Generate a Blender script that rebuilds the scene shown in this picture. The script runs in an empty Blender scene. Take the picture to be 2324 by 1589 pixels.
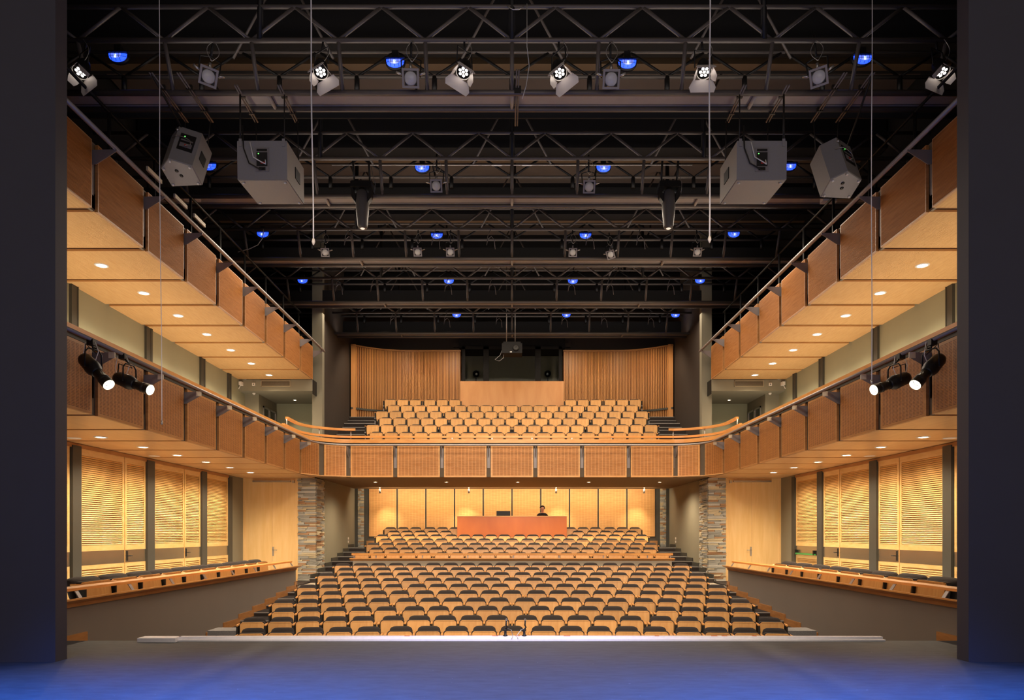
import bpy, math, random
from mathutils import Vector, Matrix, Euler

random.seed(7)
S = bpy.context.scene
COL = S.collection
PI = math.pi
R = math.radians
F = 1600.0                      # focal length in pixels of the 2324 x 1589 frame
EYE = 1.6


def hexc(h):
    h = h.lstrip('#')
    c = [int(h[i:i + 2], 16) / 255 for i in (0, 2, 4)]
    return tuple(x / 12.92 if x <= .04045 else ((x + .055) / 1.055) ** 2.4 for x in c)


# ------------------------------------------------------------------ camera, world, added fill lights, stage lights, exposure
cam = bpy.data.cameras.new('camera')
cam.sensor_width = 36.0
cam.lens = 36.0 * F / 2324.0
cam.shift_y = (1212 - 794.5) / 2324.0
cam.clip_end = 200
cam_o = bpy.data.objects.new('camera', cam)
cam_o.location = (0, 0, EYE)
cam_o.rotation_euler = (R(90), 0, 0)
COL.objects.link(cam_o)
S.camera = cam_o

W = bpy.data.worlds.new('world')
W.use_nodes = True
W.node_tree.nodes['Background'].inputs[0].default_value = (.95, .85, .80, 1)
W.node_tree.nodes['Background'].inputs[1].default_value = 0.20
S.world = W

S.view_settings.view_transform = 'Standard'
S.view_settings.look = 'None'
S.view_settings.gamma = 1
S.view_settings.use_curve_mapping = False
S.view_settings.exposure = 0.12
S.cycles.max_bounces = 8
S.cycles.diffuse_bounces = 5
S.cycles.glossy_bounces = 3
S.cycles.sample_clamp_indirect = 4.0


def light(name, kind, loc, power, color, target=None, size=.1, angle=100, blend=.5, size_y=None, parent=None):
    d = bpy.data.lights.new(name, kind)
    d.energy = power
    d.color = color
    if kind == 'AREA':
        d.shape = 'RECTANGLE'
        d.size = size
        d.size_y = size_y or size
    else:
        d.shadow_soft_size = size
    if kind == 'SPOT':
        d.spot_size = R(angle)
        d.spot_blend = blend
    o = bpy.data.objects.new(name, d)
    o.location = loc
    if target is not None:
        o.rotation_euler = (Vector(target) - Vector(loc)).to_track_quat('-Z', 'Y').to_euler()
    COL.objects.link(o)
    if parent:
        o.parent = parent
    return o


WARM = (1.0, .81, .57)
# added soft fill behind the camera, no fixture, aimed into the house
light('stage_fill_light', 'AREA', (0, -4.0, 4.6), 270, (1, .82, .66), (0, 22, 5.4), size=11, size_y=5)
# two added fill spots over the stage, brightening seats and balcony front
for sx in (-1, 1):
    light('front_fill_light', 'SPOT', (sx * 1.6, 1.0, 7.6), 4600, (1, .82, .64), (sx * 1.2, 20.0, .2), size=.5, angle=52, blend=.8)
# unseen fill areas at bridge height, added to light seats and gallery fronts
for yb, pw in ((18.0, 560), (21.8, 460), (25.4, 280)):
    light('hall_fill_light', 'AREA', (0, yb, 9.50), pw, (1, .84, .66), (0, yb + .2, 0), size=13.5, size_y=1.4)
for X in (-5.4, -2.6, 2.6, 5.4):  # fill spots without fixtures, added for the balcony and slatted wall
    light('balcony_fill_light', 'SPOT', (X, 28.45, 9.75), 190, (1, .80, .58), (X * .95, 30.0, 6.4), size=.12, angle=150, blend=.6)
# upward fill added just above the walkways to brighten the roof
for yb in (12.75, 16.58, 20.30, 24.05, 27.75):
    light('roof_fill_light', 'AREA', (0, yb, 9.52), 42, (1, .92, .86), (0, yb, 12), size=13.5, size_y=.3)
# hidden upward fill added over gallery decks and box floors, brightening the soffits above
for sx in (-1, 1):
    light('gallery_soffit_fill', 'AREA', (sx * 8.5, 16.9, 4.32), 215, (1, .86, .68), (sx * 8.5, 16.9, 7), size=1.4, size_y=15)
    light('box_soffit_fill', 'AREA', (sx * 8.6, 17.4, -.02), 110, (1, .86, .66), (sx * 8.6, 17.4, 3), size=1.0, size_y=14)
# added fill strip brightening the rear wall beyond its track spots
light('rear_wall_fill_light', 'AREA', (0, 30.25, 3.54), 215, (1, .80, .55), (0, 31.36, 2.1), size=12.4, size_y=.15)
# blue stage washes above the stage
for sx in (-1, 1):
    light('blue_stage_light', 'SPOT', (sx * 4.6, 1.0, 8.5), 40000, (.006, .17, 1.0), (sx * 4.2, 4.2, 0), size=.4, angle=52, blend=1.0)
light('blue_stage_light', 'SPOT', (0, .2, 8.5), 27000, (.012, .19, 1.0), (0, 4.7, 0), size=.4, angle=54, blend=1.0)

# ------------------------------------------------------------------ materials
MATS = {}


def _new(name):
    m = bpy.data.materials.new(name)
    m.use_nodes = True
    nt = m.node_tree
    return m, nt, nt.nodes['Principled BSDF']


def plain(name, col, rough=.6, metal=0.0, var=.12, scale=6.0, spec=.4, bump=0.0):
    m, nt, b = _new(name)
    c = hexc(col) if isinstance(col, str) else col
    tc = nt.nodes.new('ShaderNodeTexCoord')
    n = nt.nodes.new('ShaderNodeTexNoise')
    n.inputs['Scale'].default_value = scale
    n.inputs['Detail'].default_value = 4
    nt.links.new(tc.outputs['Object'], n.inputs['Vector'])
    mix = nt.nodes.new('ShaderNodeMix')
    mix.data_type = 'RGBA'
    mix.inputs[6].default_value = (*[x * (1 - var) for x in c], 1)
    mix.inputs[7].default_value = (*[min(1, x * (1 + var)) for x in c], 1)
    nt.links.new(n.outputs['Fac'], mix.inputs[0])
    nt.links.new(mix.outputs[2], b.inputs['Base Color'])
    b.inputs['Roughness'].default_value = rough
    b.inputs['Metallic'].default_value = metal
    b.inputs['Specular IOR Level'].default_value = spec
    if bump:
        bp = nt.nodes.new('ShaderNodeBump')
        bp.inputs['Strength'].default_value = bump
        bp.inputs['Distance'].default_value = .01
        n2 = nt.nodes.new('ShaderNodeTexNoise')
        n2.inputs['Scale'].default_value = scale * 12
        nt.links.new(tc.outputs['Object'], n2.inputs['Vector'])
        nt.links.new(n2.outputs['Fac'], bp.inputs['Height'])
        nt.links.new(bp.outputs['Normal'], b.inputs['Normal'])
    MATS[name] = m
    return m


def wood(name, c1, c2, stretch=(2, 2, 20), rough=.42, rnd=0.0, coords='Object', spec=.35):
    m, nt, b = _new(name)
    tc = nt.nodes.new('ShaderNodeTexCoord')
    mp = nt.nodes.new('ShaderNodeMapping')
    mp.inputs['Scale'].default_value = stretch
    nt.links.new(tc.outputs[coords], mp.inputs['Vector'])
    n = nt.nodes.new('ShaderNodeTexNoise')
    n.inputs['Scale'].default_value = 1.0
    n.inputs['Detail'].default_value = 5
    n.inputs['Distortion'].default_value = .4
    nt.links.new(mp.outputs[0], n.inputs['Vector'])
    rp = nt.nodes.new('ShaderNodeValToRGB')
    rp.color_ramp.elements[0].position = .3
    rp.color_ramp.elements[1].position = .7
    rp.color_ramp.elements[0].color = (*hexc(c1), 1)
    rp.color_ramp.elements[1].color = (*hexc(c2), 1)
    nt.links.new(n.outputs['Fac'], rp.inputs[0])
    out = rp.outputs[0]
    if rnd:
        oi = nt.nodes.new('ShaderNodeObjectInfo')
        hs = nt.nodes.new('ShaderNodeHueSaturation')
        ma = nt.nodes.new('ShaderNodeMapRange')
        ma.inputs[3].default_value = 1 - rnd
        ma.inputs[4].default_value = 1 + rnd
        nt.links.new(oi.outputs['Random'], ma.inputs[0])
        nt.links.new(ma.outputs[0], hs.inputs['Value'])
        nt.links.new(out, hs.inputs['Color'])
        out = hs.outputs[0]
    nt.links.new(out, b.inputs['Base Color'])
    b.inputs['Roughness'].default_value = rough
    b.inputs['Specular IOR Level'].default_value = spec
    MATS[name] = m
    return m


def ribbed(name, c1, c2, pitch, axis='v', depth=.5, coords='UV', dark=.55):
    """fine parallel grooves milled into a wooden panel"""
    m, nt, b = _new(name)
    tc = nt.nodes.new('ShaderNodeTexCoord')
    mp = nt.nodes.new('ShaderNodeMapping')
    nt.links.new(tc.outputs[coords], mp.inputs['Vector'])
    mp.inputs['Scale'].default_value = (1, 1, 1)
    wv = nt.nodes.new('ShaderNodeTexWave')
    wv.wave_type = 'BANDS'
    wv.bands_direction = {'u': 'X', 'v': 'Y', 'w': 'Z'}[axis]
    wv.inputs['Scale'].default_value = 2 * PI / pitch / 20.0
    wv.inputs['Distortion'].default_value = 0
    nt.links.new(mp.outputs[0], wv.inputs['Vector'])
    mp2 = nt.nodes.new('ShaderNodeMapping')
    mp2.inputs['Scale'].default_value = (2, 22, 2) if axis == 'v' else (22, 2, 2)
    nt.links.new(tc.outputs[coords], mp2.inputs['Vector'])
    n = nt.nodes.new('ShaderNodeTexNoise')
    n.inputs['Scale'].default_value = 1.2
    n.inputs['Detail'].default_value = 4
    nt.links.new(mp2.outputs[0], n.inputs['Vector'])
    rp = nt.nodes.new('ShaderNodeValToRGB')
    rp.color_ramp.elements[0].position = .3
    rp.color_ramp.elements[1].position = .7
    rp.color_ramp.elements[0].color = (*hexc(c1), 1)
    rp.color_ramp.elements[1].color = (*hexc(c2), 1)
    nt.links.new(n.outputs['Fac'], rp.inputs[0])
    mul = nt.nodes.new('ShaderNodeMix')
    mul.data_type = 'RGBA'
    mul.blend_type = 'MULTIPLY'
    mul.inputs[0].default_value = 1
    mr = nt.nodes.new('ShaderNodeMapRange')
    mr.inputs[1].default_value = .0
    mr.inputs[2].default_value = .35
    mr.inputs[3].default_value = dark
    mr.inputs[4].default_value = 1
    nt.links.new(wv.outputs['Fac'], mr.inputs[0])
    nt.links.new(rp.outputs[0], mul.inputs[6])
    nt.links.new(mr.outputs[0], mul.inputs[7])
    nt.links.new(mul.outputs[2], b.inputs['Base Color'])
    bp = nt.nodes.new('ShaderNodeBump')
    bp.inputs['Strength'].default_value = depth
    bp.inputs['Distance'].default_value = .006
    nt.links.new(wv.outputs['Fac'], bp.inputs['Height'])
    nt.links.new(bp.outputs['Normal'], b.inputs['Normal'])
    b.inputs['Roughness'].default_value = .65
    b.inputs['Specular IOR Level'].default_value = .12
    MATS[name] = m
    return m


def lattice(name, c1, c2, cgap, row=.024, dash=.11, amount=.85):
    """slotted timber screen: short dark slots in rows between upright battens"""
    m, nt, b = _new(name)

    def math_(op, a, val=None, clamp=False):
        n = nt.nodes.new('ShaderNodeMath')
        n.operation = op
        n.use_clamp = clamp
        for k, x in enumerate((a, val)):
            if x is None:
                continue
            if isinstance(x, (int, float)):
                n.inputs[k].default_value = x
            else:
                nt.links.new(x, n.inputs[k])
        return n.outputs[0]
    tc = nt.nodes.new('ShaderNodeTexCoord')
    sep = nt.nodes.new('ShaderNodeSeparateXYZ')
    nt.links.new(tc.outputs['UV'], sep.inputs[0])

    def band(src, pitch, half, soft):
        f = math_('FRACT', math_('DIVIDE', src, pitch))
        d = math_('ABSOLUTE', math_('SUBTRACT', f, .5))
        return math_('DIVIDE', math_('SUBTRACT', half, d), soft, True)
    slot = math_('MULTIPLY', band(sep.outputs[1], row, .24, .10), band(sep.outputs[0], dash, .40, .05))
    mp = nt.nodes.new('ShaderNodeMapping')
    mp.inputs['Scale'].default_value = (2.5, 30, 1)
    nt.links.new(tc.outputs['UV'], mp.inputs['Vector'])
    n = nt.nodes.new('ShaderNodeTexNoise')
    n.inputs['Scale'].default_value = 1.0
    n.inputs['Detail'].default_value = 4
    nt.links.new(mp.outputs[0], n.inputs['Vector'])
    rp = nt.nodes.new('ShaderNodeValToRGB')
    rp.color_ramp.elements[0].position = .3
    rp.color_ramp.elements[1].position = .7
    rp.color_ramp.elements[0].color = (*hexc(c1), 1)
    rp.color_ramp.elements[1].color = (*hexc(c2), 1)
    nt.links.new(n.outputs['Fac'], rp.inputs[0])
    mx = nt.nodes.new('ShaderNodeMix')
    mx.data_type = 'RGBA'
    nt.links.new(math_('MULTIPLY', slot, amount), mx.inputs[0])
    nt.links.new(rp.outputs[0], mx.inputs[6])
    mx.inputs[7].default_value = (*hexc(cgap), 1)
    nt.links.new(mx.outputs[2], b.inputs['Base Color'])
    bp = nt.nodes.new('ShaderNodeBump')
    bp.invert = True
    bp.inputs['Strength'].default_value = .5
    bp.inputs['Distance'].default_value = .01
    nt.links.new(slot, bp.inputs['Height'])
    nt.links.new(bp.outputs['Normal'], b.inputs['Normal'])
    b.inputs['Roughness'].default_value = .5
    b.inputs['Specular IOR Level'].default_value = .3
    MATS[name] = m
    return m


def emit(name, col, strength, base=(.8, .8, .8)):
    m, nt, b = _new(name)
    b.inputs['Base Color'].default_value = (*base, 1)
    b.inputs['Emission Color'].default_value = (*col, 1)
    b.inputs['Emission Strength'].default_value = strength
    MATS[name] = m
    return m


plain('taupe_wall', '#87806c', .8, var=.05, scale=2)
plain('olive_wall', '#9b997e', .8, var=.04, scale=2)
plain('parapet_taupe', '#857a70', .75, var=.05, scale=1.5)
plain('dark_wall', '#40362e', .85, var=.06, scale=2)
plain('black_wall', '#1c1a19', .9, var=.1, scale=2)
plain('proscenium_paint', '#3a373d', .7, var=.06, scale=3)
plain('dark_post', '#45423a', .6, var=.06)
plain('recess', '#7d6a52', .7, var=.05)
plain('slat_gap', '#6a421f', .8, var=.1)
plain('strut_metal', '#7a706a', .5, metal=.4, var=.1)
plain('head_grey', '#55514f', .5, var=.1)
plain('recess_dark', '#5f5242', .7, var=.05)
plain('soffit_paint', '#8a7050', .8, var=.04)
plain('carpet', '#352d29', .95, var=.25, scale=30, bump=.3)
plain('box_carpet', '#83807f', .95, var=.45, scale=60, bump=.4)
plain('nosing', '#a7a098', .45, metal=.3, var=.1)
plain('groove_wood', '#7a5534', .7, var=.05)
plain('landing', '#b9ac97', .6, var=.06)
plain('black_fabric', '#36302e', .9, var=.12, scale=40, bump=.15, spec=.25)
plain('dark_metal', '#2c2926', .5, metal=.4, var=.15)
plain('black_metal', '#1d1b1a', .45, metal=.3, var=.15)
plain('truss_metal', '#69615b', .45, metal=.35, var=.15, scale=3)
plain('catwalk_paint', '#a39c96', .7, var=.08)
plain('ceiling_paint', '#5f5248', .9, var=.15, scale=1.5)
plain('beam_paint', '#171514', .9, var=.1)
plain('brown_beam', '#6b563f', .8, var=.12, scale=3)
plain('rail_metal', '#a39b97', .4, metal=.5, var=.06)
plain('fin_metal', '#8b8483', .5, metal=.3, var=.06)
plain('cream_cap', '#cfc3ac', .6, var=.05)
plain('silver', '#b9b4ae', .3, metal=.8, var=.08)
plain('steel_band', '#b3a78f', .26, metal=.85, var=.1, scale=2)
plain('speaker_paint', '#8b8784', .6, var=.05, scale=30, bump=.2)
plain('lens_grey', '#c3c0bd', .25, var=.05)
plain('white_rope', '#e8e4e2', .7, var=.05)
plain('white_plastic', '#e6ddd0', .5, var=.04)
plain('flap_metal', '#d8cfc8', .45, metal=.2, var=.05)
plain('edge_metal', '#ece9ee', .4, metal=.1, var=.1, scale=20)
plain('stone_a', '#b8b4a8', .85, var=.3, scale=14, bump=.4)
plain('stone_b', '#c7b795', .85, var=.3, scale=14, bump=.4)
plain('stone_c', '#98968c', .85, var=.3, scale=14, bump=.4)
plain('stone_d', '#a98562', .85, var=.3, scale=14, bump=.4)
plain('stone_gap', '#3a3329', .95, var=.2)
plain('skin', '#c98d73', .6, var=.05)
plain('hair', '#2a1d17', .8, var=.3, scale=60)
plain('black_shirt', '#1e191a', .9, var=.1)
plain('green_bar', '#3f9a4d', .4, var=.05)
plain('red_plastic', '#c0392b', .5, var=.05)
plain('grille_metal', '#a89a80', .5, metal=.3, var=.05)
plain('glass_dark', '#1a1c1a', .12, var=.1, spec=.6)

wood('beech', '#d79a55', '#e3ab66', (14, 14, 1.5), .35, rnd=.13)
wood('beech_rail', '#d8924c', '#e6a65e', (3, 3, 16), .35)
wood('door_maple', '#e4b978', '#edc68a', (9, 9, 1.0), .28)
wood('louvre_maple', '#dfb26c', '#ecc585', (3, 3, 12), .4, rnd=.05)
wood('skirting_oak', '#a8713f', '#c08650', (3, 3, 16), .4)
wood('desk_cherry', '#b85f2a', '#cb7034', (1.2, 1.2, .5), .3)
wood('booth_front', '#cf8d50', '#dda064', (3, 3, .8), .35)
wood('slat_wood', '#b87a40', '#cf9150', (9, 9, .6), .4, rnd=.12)
wood('panel_edge', '#d99c5c', '#e6ae6c', (3, 3, 16), .4)
wood('trim_oak', '#a5713f', '#ba8550', (3, 3, 16), .4)
ribbed('fascia_ribbed', '#9c632f', '#b2763f', .022)
ribbed('soffit_ribbed', '#d0a066', '#dcae74', .022, dark=.75, depth=.3)
wood('soffit_smooth', '#d3a066', '#deae74', (9, 1.5, 3), .3)
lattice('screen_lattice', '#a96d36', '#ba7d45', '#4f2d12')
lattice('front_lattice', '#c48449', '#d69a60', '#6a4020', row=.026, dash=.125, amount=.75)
lattice('wall_lattice', '#d89a58', '#e6b06e', '#a5723e', row=.034, dash=.14, amount=.5)

em = emit('downlight_lens', (1, .80, .55), 30)
emit('led_lens', (1, .90, .80), 7)
emit('profile_lens', (1, .93, .70), 8)
emit('sleeve_glow', (1, .90, .55), .45)  # emission stands in for lamplight on the inside of the top hat
emit('blue_glass', (.015, .08, 1.0), 1.5, base=(.1, .2, .9))
emit('blue_glow', (.09, .17, 1.0), .95)
emit('blue_bulb', (.40, .62, 1.0), 2.2)
emit('green_led', (.1, 1, .1), 3)
emit('mh_lens', (1, .8, .6), .8)


def floor_mat():
    m, nt, b = _new('stage_floor')
    tc = nt.nodes.new('ShaderNodeTexCoord')
    n = nt.nodes.new('ShaderNodeTexNoise')
    mp = nt.nodes.new('ShaderNodeMapping')
    mp.inputs['Scale'].default_value = (2.2, 6.5, 1)
    nt.links.new(tc.outputs['Object'], mp.inputs['Vector'])
    nt.links.new(mp.outputs[0], n.inputs['Vector'])
    n.inputs['Scale'].default_value = 1.5
    n.inputs['Detail'].default_value = 8
    n.inputs['Roughness'].default_value = .7
    rp = nt.nodes.new('ShaderNodeValToRGB')
    rp.color_ramp.elements[0].position = .3
    rp.color_ramp.elements[1].position = .75
    rp.color_ramp.elements[0].color = (.034, .034, .038, 1)
    rp.color_ramp.elements[1].color = (.070, .070, .076, 1)
    nt.links.new(n.outputs['Fac'], rp.inputs[0])
    # small paint specks
    vo = nt.nodes.new('ShaderNodeTexNoise')
    vo.inputs['Scale'].default_value = 42
    vo.inputs['Detail'].default_value = 2
    mp3 = nt.nodes.new('ShaderNodeMapping')
    mp3.inputs['Scale'].default_value = (.35, 1, 1)
    nt.links.new(tc.outputs['Object'], mp3.inputs['Vector'])
    nt.links.new(mp3.outputs[0], vo.inputs['Vector'])
    th = nt.nodes.new('ShaderNodeMapRange')
    th.inputs[1].default_value = .76
    th.inputs[2].default_value = .80
    nt.links.new(vo.outputs['Fac'], th.inputs[0])
    mx = nt.nodes.new('ShaderNodeMix')
    mx.data_type = 'RGBA'
    mx.inputs[7].default_value = (.45, .45, .48, 1)
    nt.links.new(th.outputs[0], mx.inputs[0])
    nt.links.new(rp.outputs[0], mx.inputs[6])
    nt.links.new(mx.outputs[2], b.inputs['Base Color'])
    b.inputs['Roughness'].default_value = .62
    b.inputs['Specular IOR Level'].default_value = .25
    MATS['stage_floor'] = m


floor_mat()


def glass_mat():
    m, nt, b = _new('booth_glass')
    b.inputs['Base Color'].default_value = (.85, .9, .88, 1)
    b.inputs['Roughness'].default_value = .03
    b.inputs['Transmission Weight'].default_value = 1
    b.inputs['IOR'].default_value = 1.12
    MATS['booth_glass'] = m


glass_mat()
M = MATS


# ------------------------------------------------------------------ mesh builder
class MB:
    def __init__(self):
        self.v, self.f, self.m, self.s, self.uv = [], [], [], [], []

    def face(self, idx, mat=0, smooth=False, uv=None):
        self.f.append(tuple(idx))
        self.m.append(mat)
        self.s.append(smooth)
        self.uv.append(uv)

    def box(self, x0, x1, y0, y1, z0, z1, mat=0, mtx=None):
        x0, x1 = min(x0, x1), max(x0, x1)
        y0, y1 = min(y0, y1), max(y0, y1)
        z0, z1 = min(z0, z1), max(z0, z1)
        b = len(self.v)
        pts = [(x0, y0, z0), (x1, y0, z0), (x1, y1, z0), (x0, y1, z0), (x0, y0, z1), (x1, y0, z1), (x1, y1, z1), (x0, y1, z1)]
        if mtx is not None:
            pts = [tuple(mtx @ Vector(p)) for p in pts]
        self.v += pts
        for q in ((0, 3, 2, 1), (4, 5, 6, 7), (0, 1, 5, 4), (1, 2, 6, 5), (2, 3, 7, 6), (3, 0, 4, 7)):
            self.face([b + i for i in q], mat)
        return self

    def ring(self, c, d, r, n, up=None):
        d = Vector(d).normalized()
        a = d.orthogonal().normalized() if up is None else (Vector(up) - d * Vector(up).dot(d)).normalized()
        w = d.cross(a)
        return [tuple(Vector(c) + a * (r * math.cos(2 * PI * i / n)) + w * (r * math.sin(2 * PI * i / n))) for i in range(n)]

    def tube(self, p, q, r, n=8, mat=0, r2=None, caps=True):
        return self.poly([p, q], r, n, mat, radii=[r, r if r2 is None else r2], caps=caps)

    def poly(self, pts, r, n=6, mat=0, radii=None, caps=True):
        pts = [Vector(p) for p in pts]
        b = len(self.v)
        k = len(pts)
        up = None
        for i, p in enumerate(pts):
            d = (pts[min(i + 1, k - 1)] - pts[max(i - 1, 0)])
            if d.length < 1e-9:
                d = Vector((0, 0, 1))
            d.normalize()
            if up is None:
                up = d.orthogonal().normalized()
            up = (up - d * up.dot(d))
            up = up.normalized() if up.length > 1e-6 else d.orthogonal().normalized()
            rr = radii[i] if radii else r
            w = d.cross(up)
            for j in range(n):
                a = 2 * PI * j / n
                self.v.append(tuple(p + up * (rr * math.cos(a)) + w * (rr * math.sin(a))))
        for i in range(k - 1):
            for j in range(n):
                j2 = (j + 1) % n
                self.face((b + i * n + j, b + i * n + j2, b + (i + 1) * n + j2, b + (i + 1) * n + j), mat, True)
        if caps:
            self.face([b + j for j in range(n)][::-1], mat)
            self.face([b + (k - 1) * n + j for j in range(n)], mat)
        return self

    def prism(self, poly, fn, a, c, mat=0, mat_a=None, mat_c=None):
        """poly: 2D outline; fn(u,v,t)->xyz; extruded from t=a to t=c"""
        b = len(self.v)
        n = len(poly)
        self.v += [tuple(fn(u, v, a)) for u, v in poly]
        self.v += [tuple(fn(u, v, c)) for u, v in poly]
        self.face([b + i for i in range(n)], mat if mat_a is None else mat_a)
        self.face([b + n + i for i in range(n)][::-1], mat if mat_c is None else mat_c)
        for i in range(n):
            j = (i + 1) % n
            self.face((b + j, b + i, b + n + i, b + n + j), mat)
        return self

    def loft(self, rings, mat=0, smooth=True, caps=True):
        b = len(self.v)
        n = len(rings[0])
        for r in rings:
            self.v += [tuple(p) for p in r]
        for i in range(len(rings) - 1):
            for j in range(n):
                j2 = (j + 1) % n
                self.face((b + i * n + j, b + i * n + j2, b + (i + 1) * n + j2, b + (i + 1) * n + j), mat, smooth)
        if caps:
            self.face([b + j for j in range(n)][::-1], mat, smooth)
            self.face([b + (len(rings) - 1) * n + j for j in range(n)], mat, smooth)
        return self

    def lathe(self, prof, c, d, n=16, mat=0, caps=True):
        """prof: (distance along d, radius)"""
        c, d = Vector(c), Vector(d).normalized()
        up = d.orthogonal().normalized()
        return self.loft([self.ring(c + d * t, d, max(r, 1e-4), n, up) for t, r in prof], mat, True, caps)

    def mesh(self, name, mats):
        me = bpy.data.meshes.new(name)
        me.from_pydata(self.v, [], self.f)
        for m in (mats if isinstance(mats, (list, tuple)) else [mats]):
            me.materials.append(M[m])
        me.polygons.foreach_set('material_index', self.m)
        me.polygons.foreach_set('use_smooth', self.s)
        if any(u is not None for u in self.uv):
            l = me.uv_layers.new(name='UVMap')
            k = 0
            for fi, f in enumerate(self.f):
                u = self.uv[fi]
                for j in range(len(f)):
                    if u is not None:
                        l.data[k].uv = u[j]
                    k += 1
        me.update()
        return me

    def obj(self, name, mats, parent=None, loc=None, rot=None):
        return put(name, self.mesh(name, mats), parent, loc, rot)


def put(name, me, parent=None, loc=None, rot=None):
    o = bpy.data.objects.new(name, me)
    COL.objects.link(o)
    if parent is not None:
        o.parent = parent
    if loc is not None:
        o.location = loc
    if rot is not None:
        o.rotation_euler = rot
    return o


def thing(name, label, cat, loc=(0, 0, 0), rz=0, group=None, rot=None):
    o = bpy.data.objects.new(name, None)
    o.empty_display_size = .1
    COL.objects.link(o)
    o.location = loc
    o.rotation_euler = rot if rot is not None else (0, 0, rz)
    o['label'] = label
    o['category'] = cat
    if group:
        o['group'] = group
    return o


def tag(o, label, cat, group=None):
    o['label'] = label
    o['category'] = cat
    if group:
        o['group'] = group
    return o


def struct_root(name):
    o = bpy.data.objects.new(name, None)
    o.empty_display_size = .1
    COL.objects.link(o)
    o['kind'] = 'structure'
    return o


def struct(name, mb, mats):
    o = mb.obj(name, mats)
    o['kind'] = 'structure'
    return o


def box_struct(name, mat, *b):
    return struct(name, MB().box(*b), mat)


def dup(root, loc, rot, label=None, group=None):
    r = root.copy()
    COL.objects.link(r)
    r.location = loc
    r.rotation_euler = rot
    if label:
        r['label'] = label
    if group:
        r['group'] = group
    for ch in list(root.children):
        c = ch.copy()
        COL.objects.link(c)
        c.parent = r
        for g in ch.children:
            d = g.copy()
            COL.objects.link(d)
            d.parent = c
    return r


ORD = ['first', 'second', 'third', 'fourth', 'fifth', 'sixth', 'seventh', 'eighth', 'ninth', 'tenth', 'eleventh', 'twelfth',
       'thirteenth', 'fourteenth', 'fifteenth', 'sixteenth', 'seventeenth', 'eighteenth', 'nineteenth', 'twentieth']
SIDE = {-1: 'left', 1: 'right'}


def px(x, Y):
    return (x - 1162) * Y / F


def pz(y, Y):
    return EYE + (1212 - y) * Y / F


# ------------------------------------------------------------------ the room: stage, floors, walls, ceiling
def stage():
    mb = MB()
    n = 24
    edge = []
    for i in range(n + 1):
        x = -9.5 + 19 * i / n
        edge.append((x, 10.62 - .0016 * x * x))
    outline = [(-9.5, -9), (9.5, -9)] + edge[::-1]
    mb.prism(outline, lambda u, v, t: (u, v, t), 0, -1.25)
    return mb


o = struct('floor', stage(), 'stage_floor')
box_struct('floor_stalls', 'carpet', -10.2, 10.2, 10.4, 33.4, -1.4, -1.09)
# metal edge strip on the stage lip (low channel with a thicker end box on one side)
root = thing('stage_edge_strip', 'pale metal strip running along the front lip of the blue stage floor', 'strip')
mb = MB()
xs = [-5.0 + 10.55 * i / 20 for i in range(21)]
for a, b in zip(xs[:-1], xs[1:]):
    ya, yb = 10.62 - .0016 * a * a, 10.62 - .0016 * b * b
    for (d0, d1, h) in ((-.10, -.02, .028), (-.02, .05, .062)):
        k = len(mb.v)
        mb.v += [(a, ya + d0, 0), (b, yb + d0, 0), (b, yb + d1, 0), (a, ya + d1, 0), (a, ya + d0, h), (b, yb + d0, h), (b, yb + d1, h), (a, ya + d1, h)]
        for q in ((4, 5, 6, 7), (0, 1, 5, 4), (1, 2, 6, 5), (2, 3, 7, 6), (3, 0, 4, 7)):
            mb.face([k + i for i in q])
mb.obj('rail', 'edge_metal', root)
MB().box(-5.53, -4.97, 10.40, 10.62, 0, .062).obj('end_box', 'edge_metal', root)
for x in (-1.62, .05, .78, 2.15, 3.0, 3.16, 3.62, -.3):
    MB().box(x, x + random.uniform(.06, .12), 10.60, 10.64, .0625, .064).obj('tape_mark', 'red_plastic', root)

# proscenium side walls
for s in (-1, 1):
    mb = MB()
    mb.box(s * 5.70, s * 10.5, 8.80, 9.03, 0, 14.5)
    struct('wall_proscenium_' + SIDE[s], mb, 'proscenium_paint')

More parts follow.
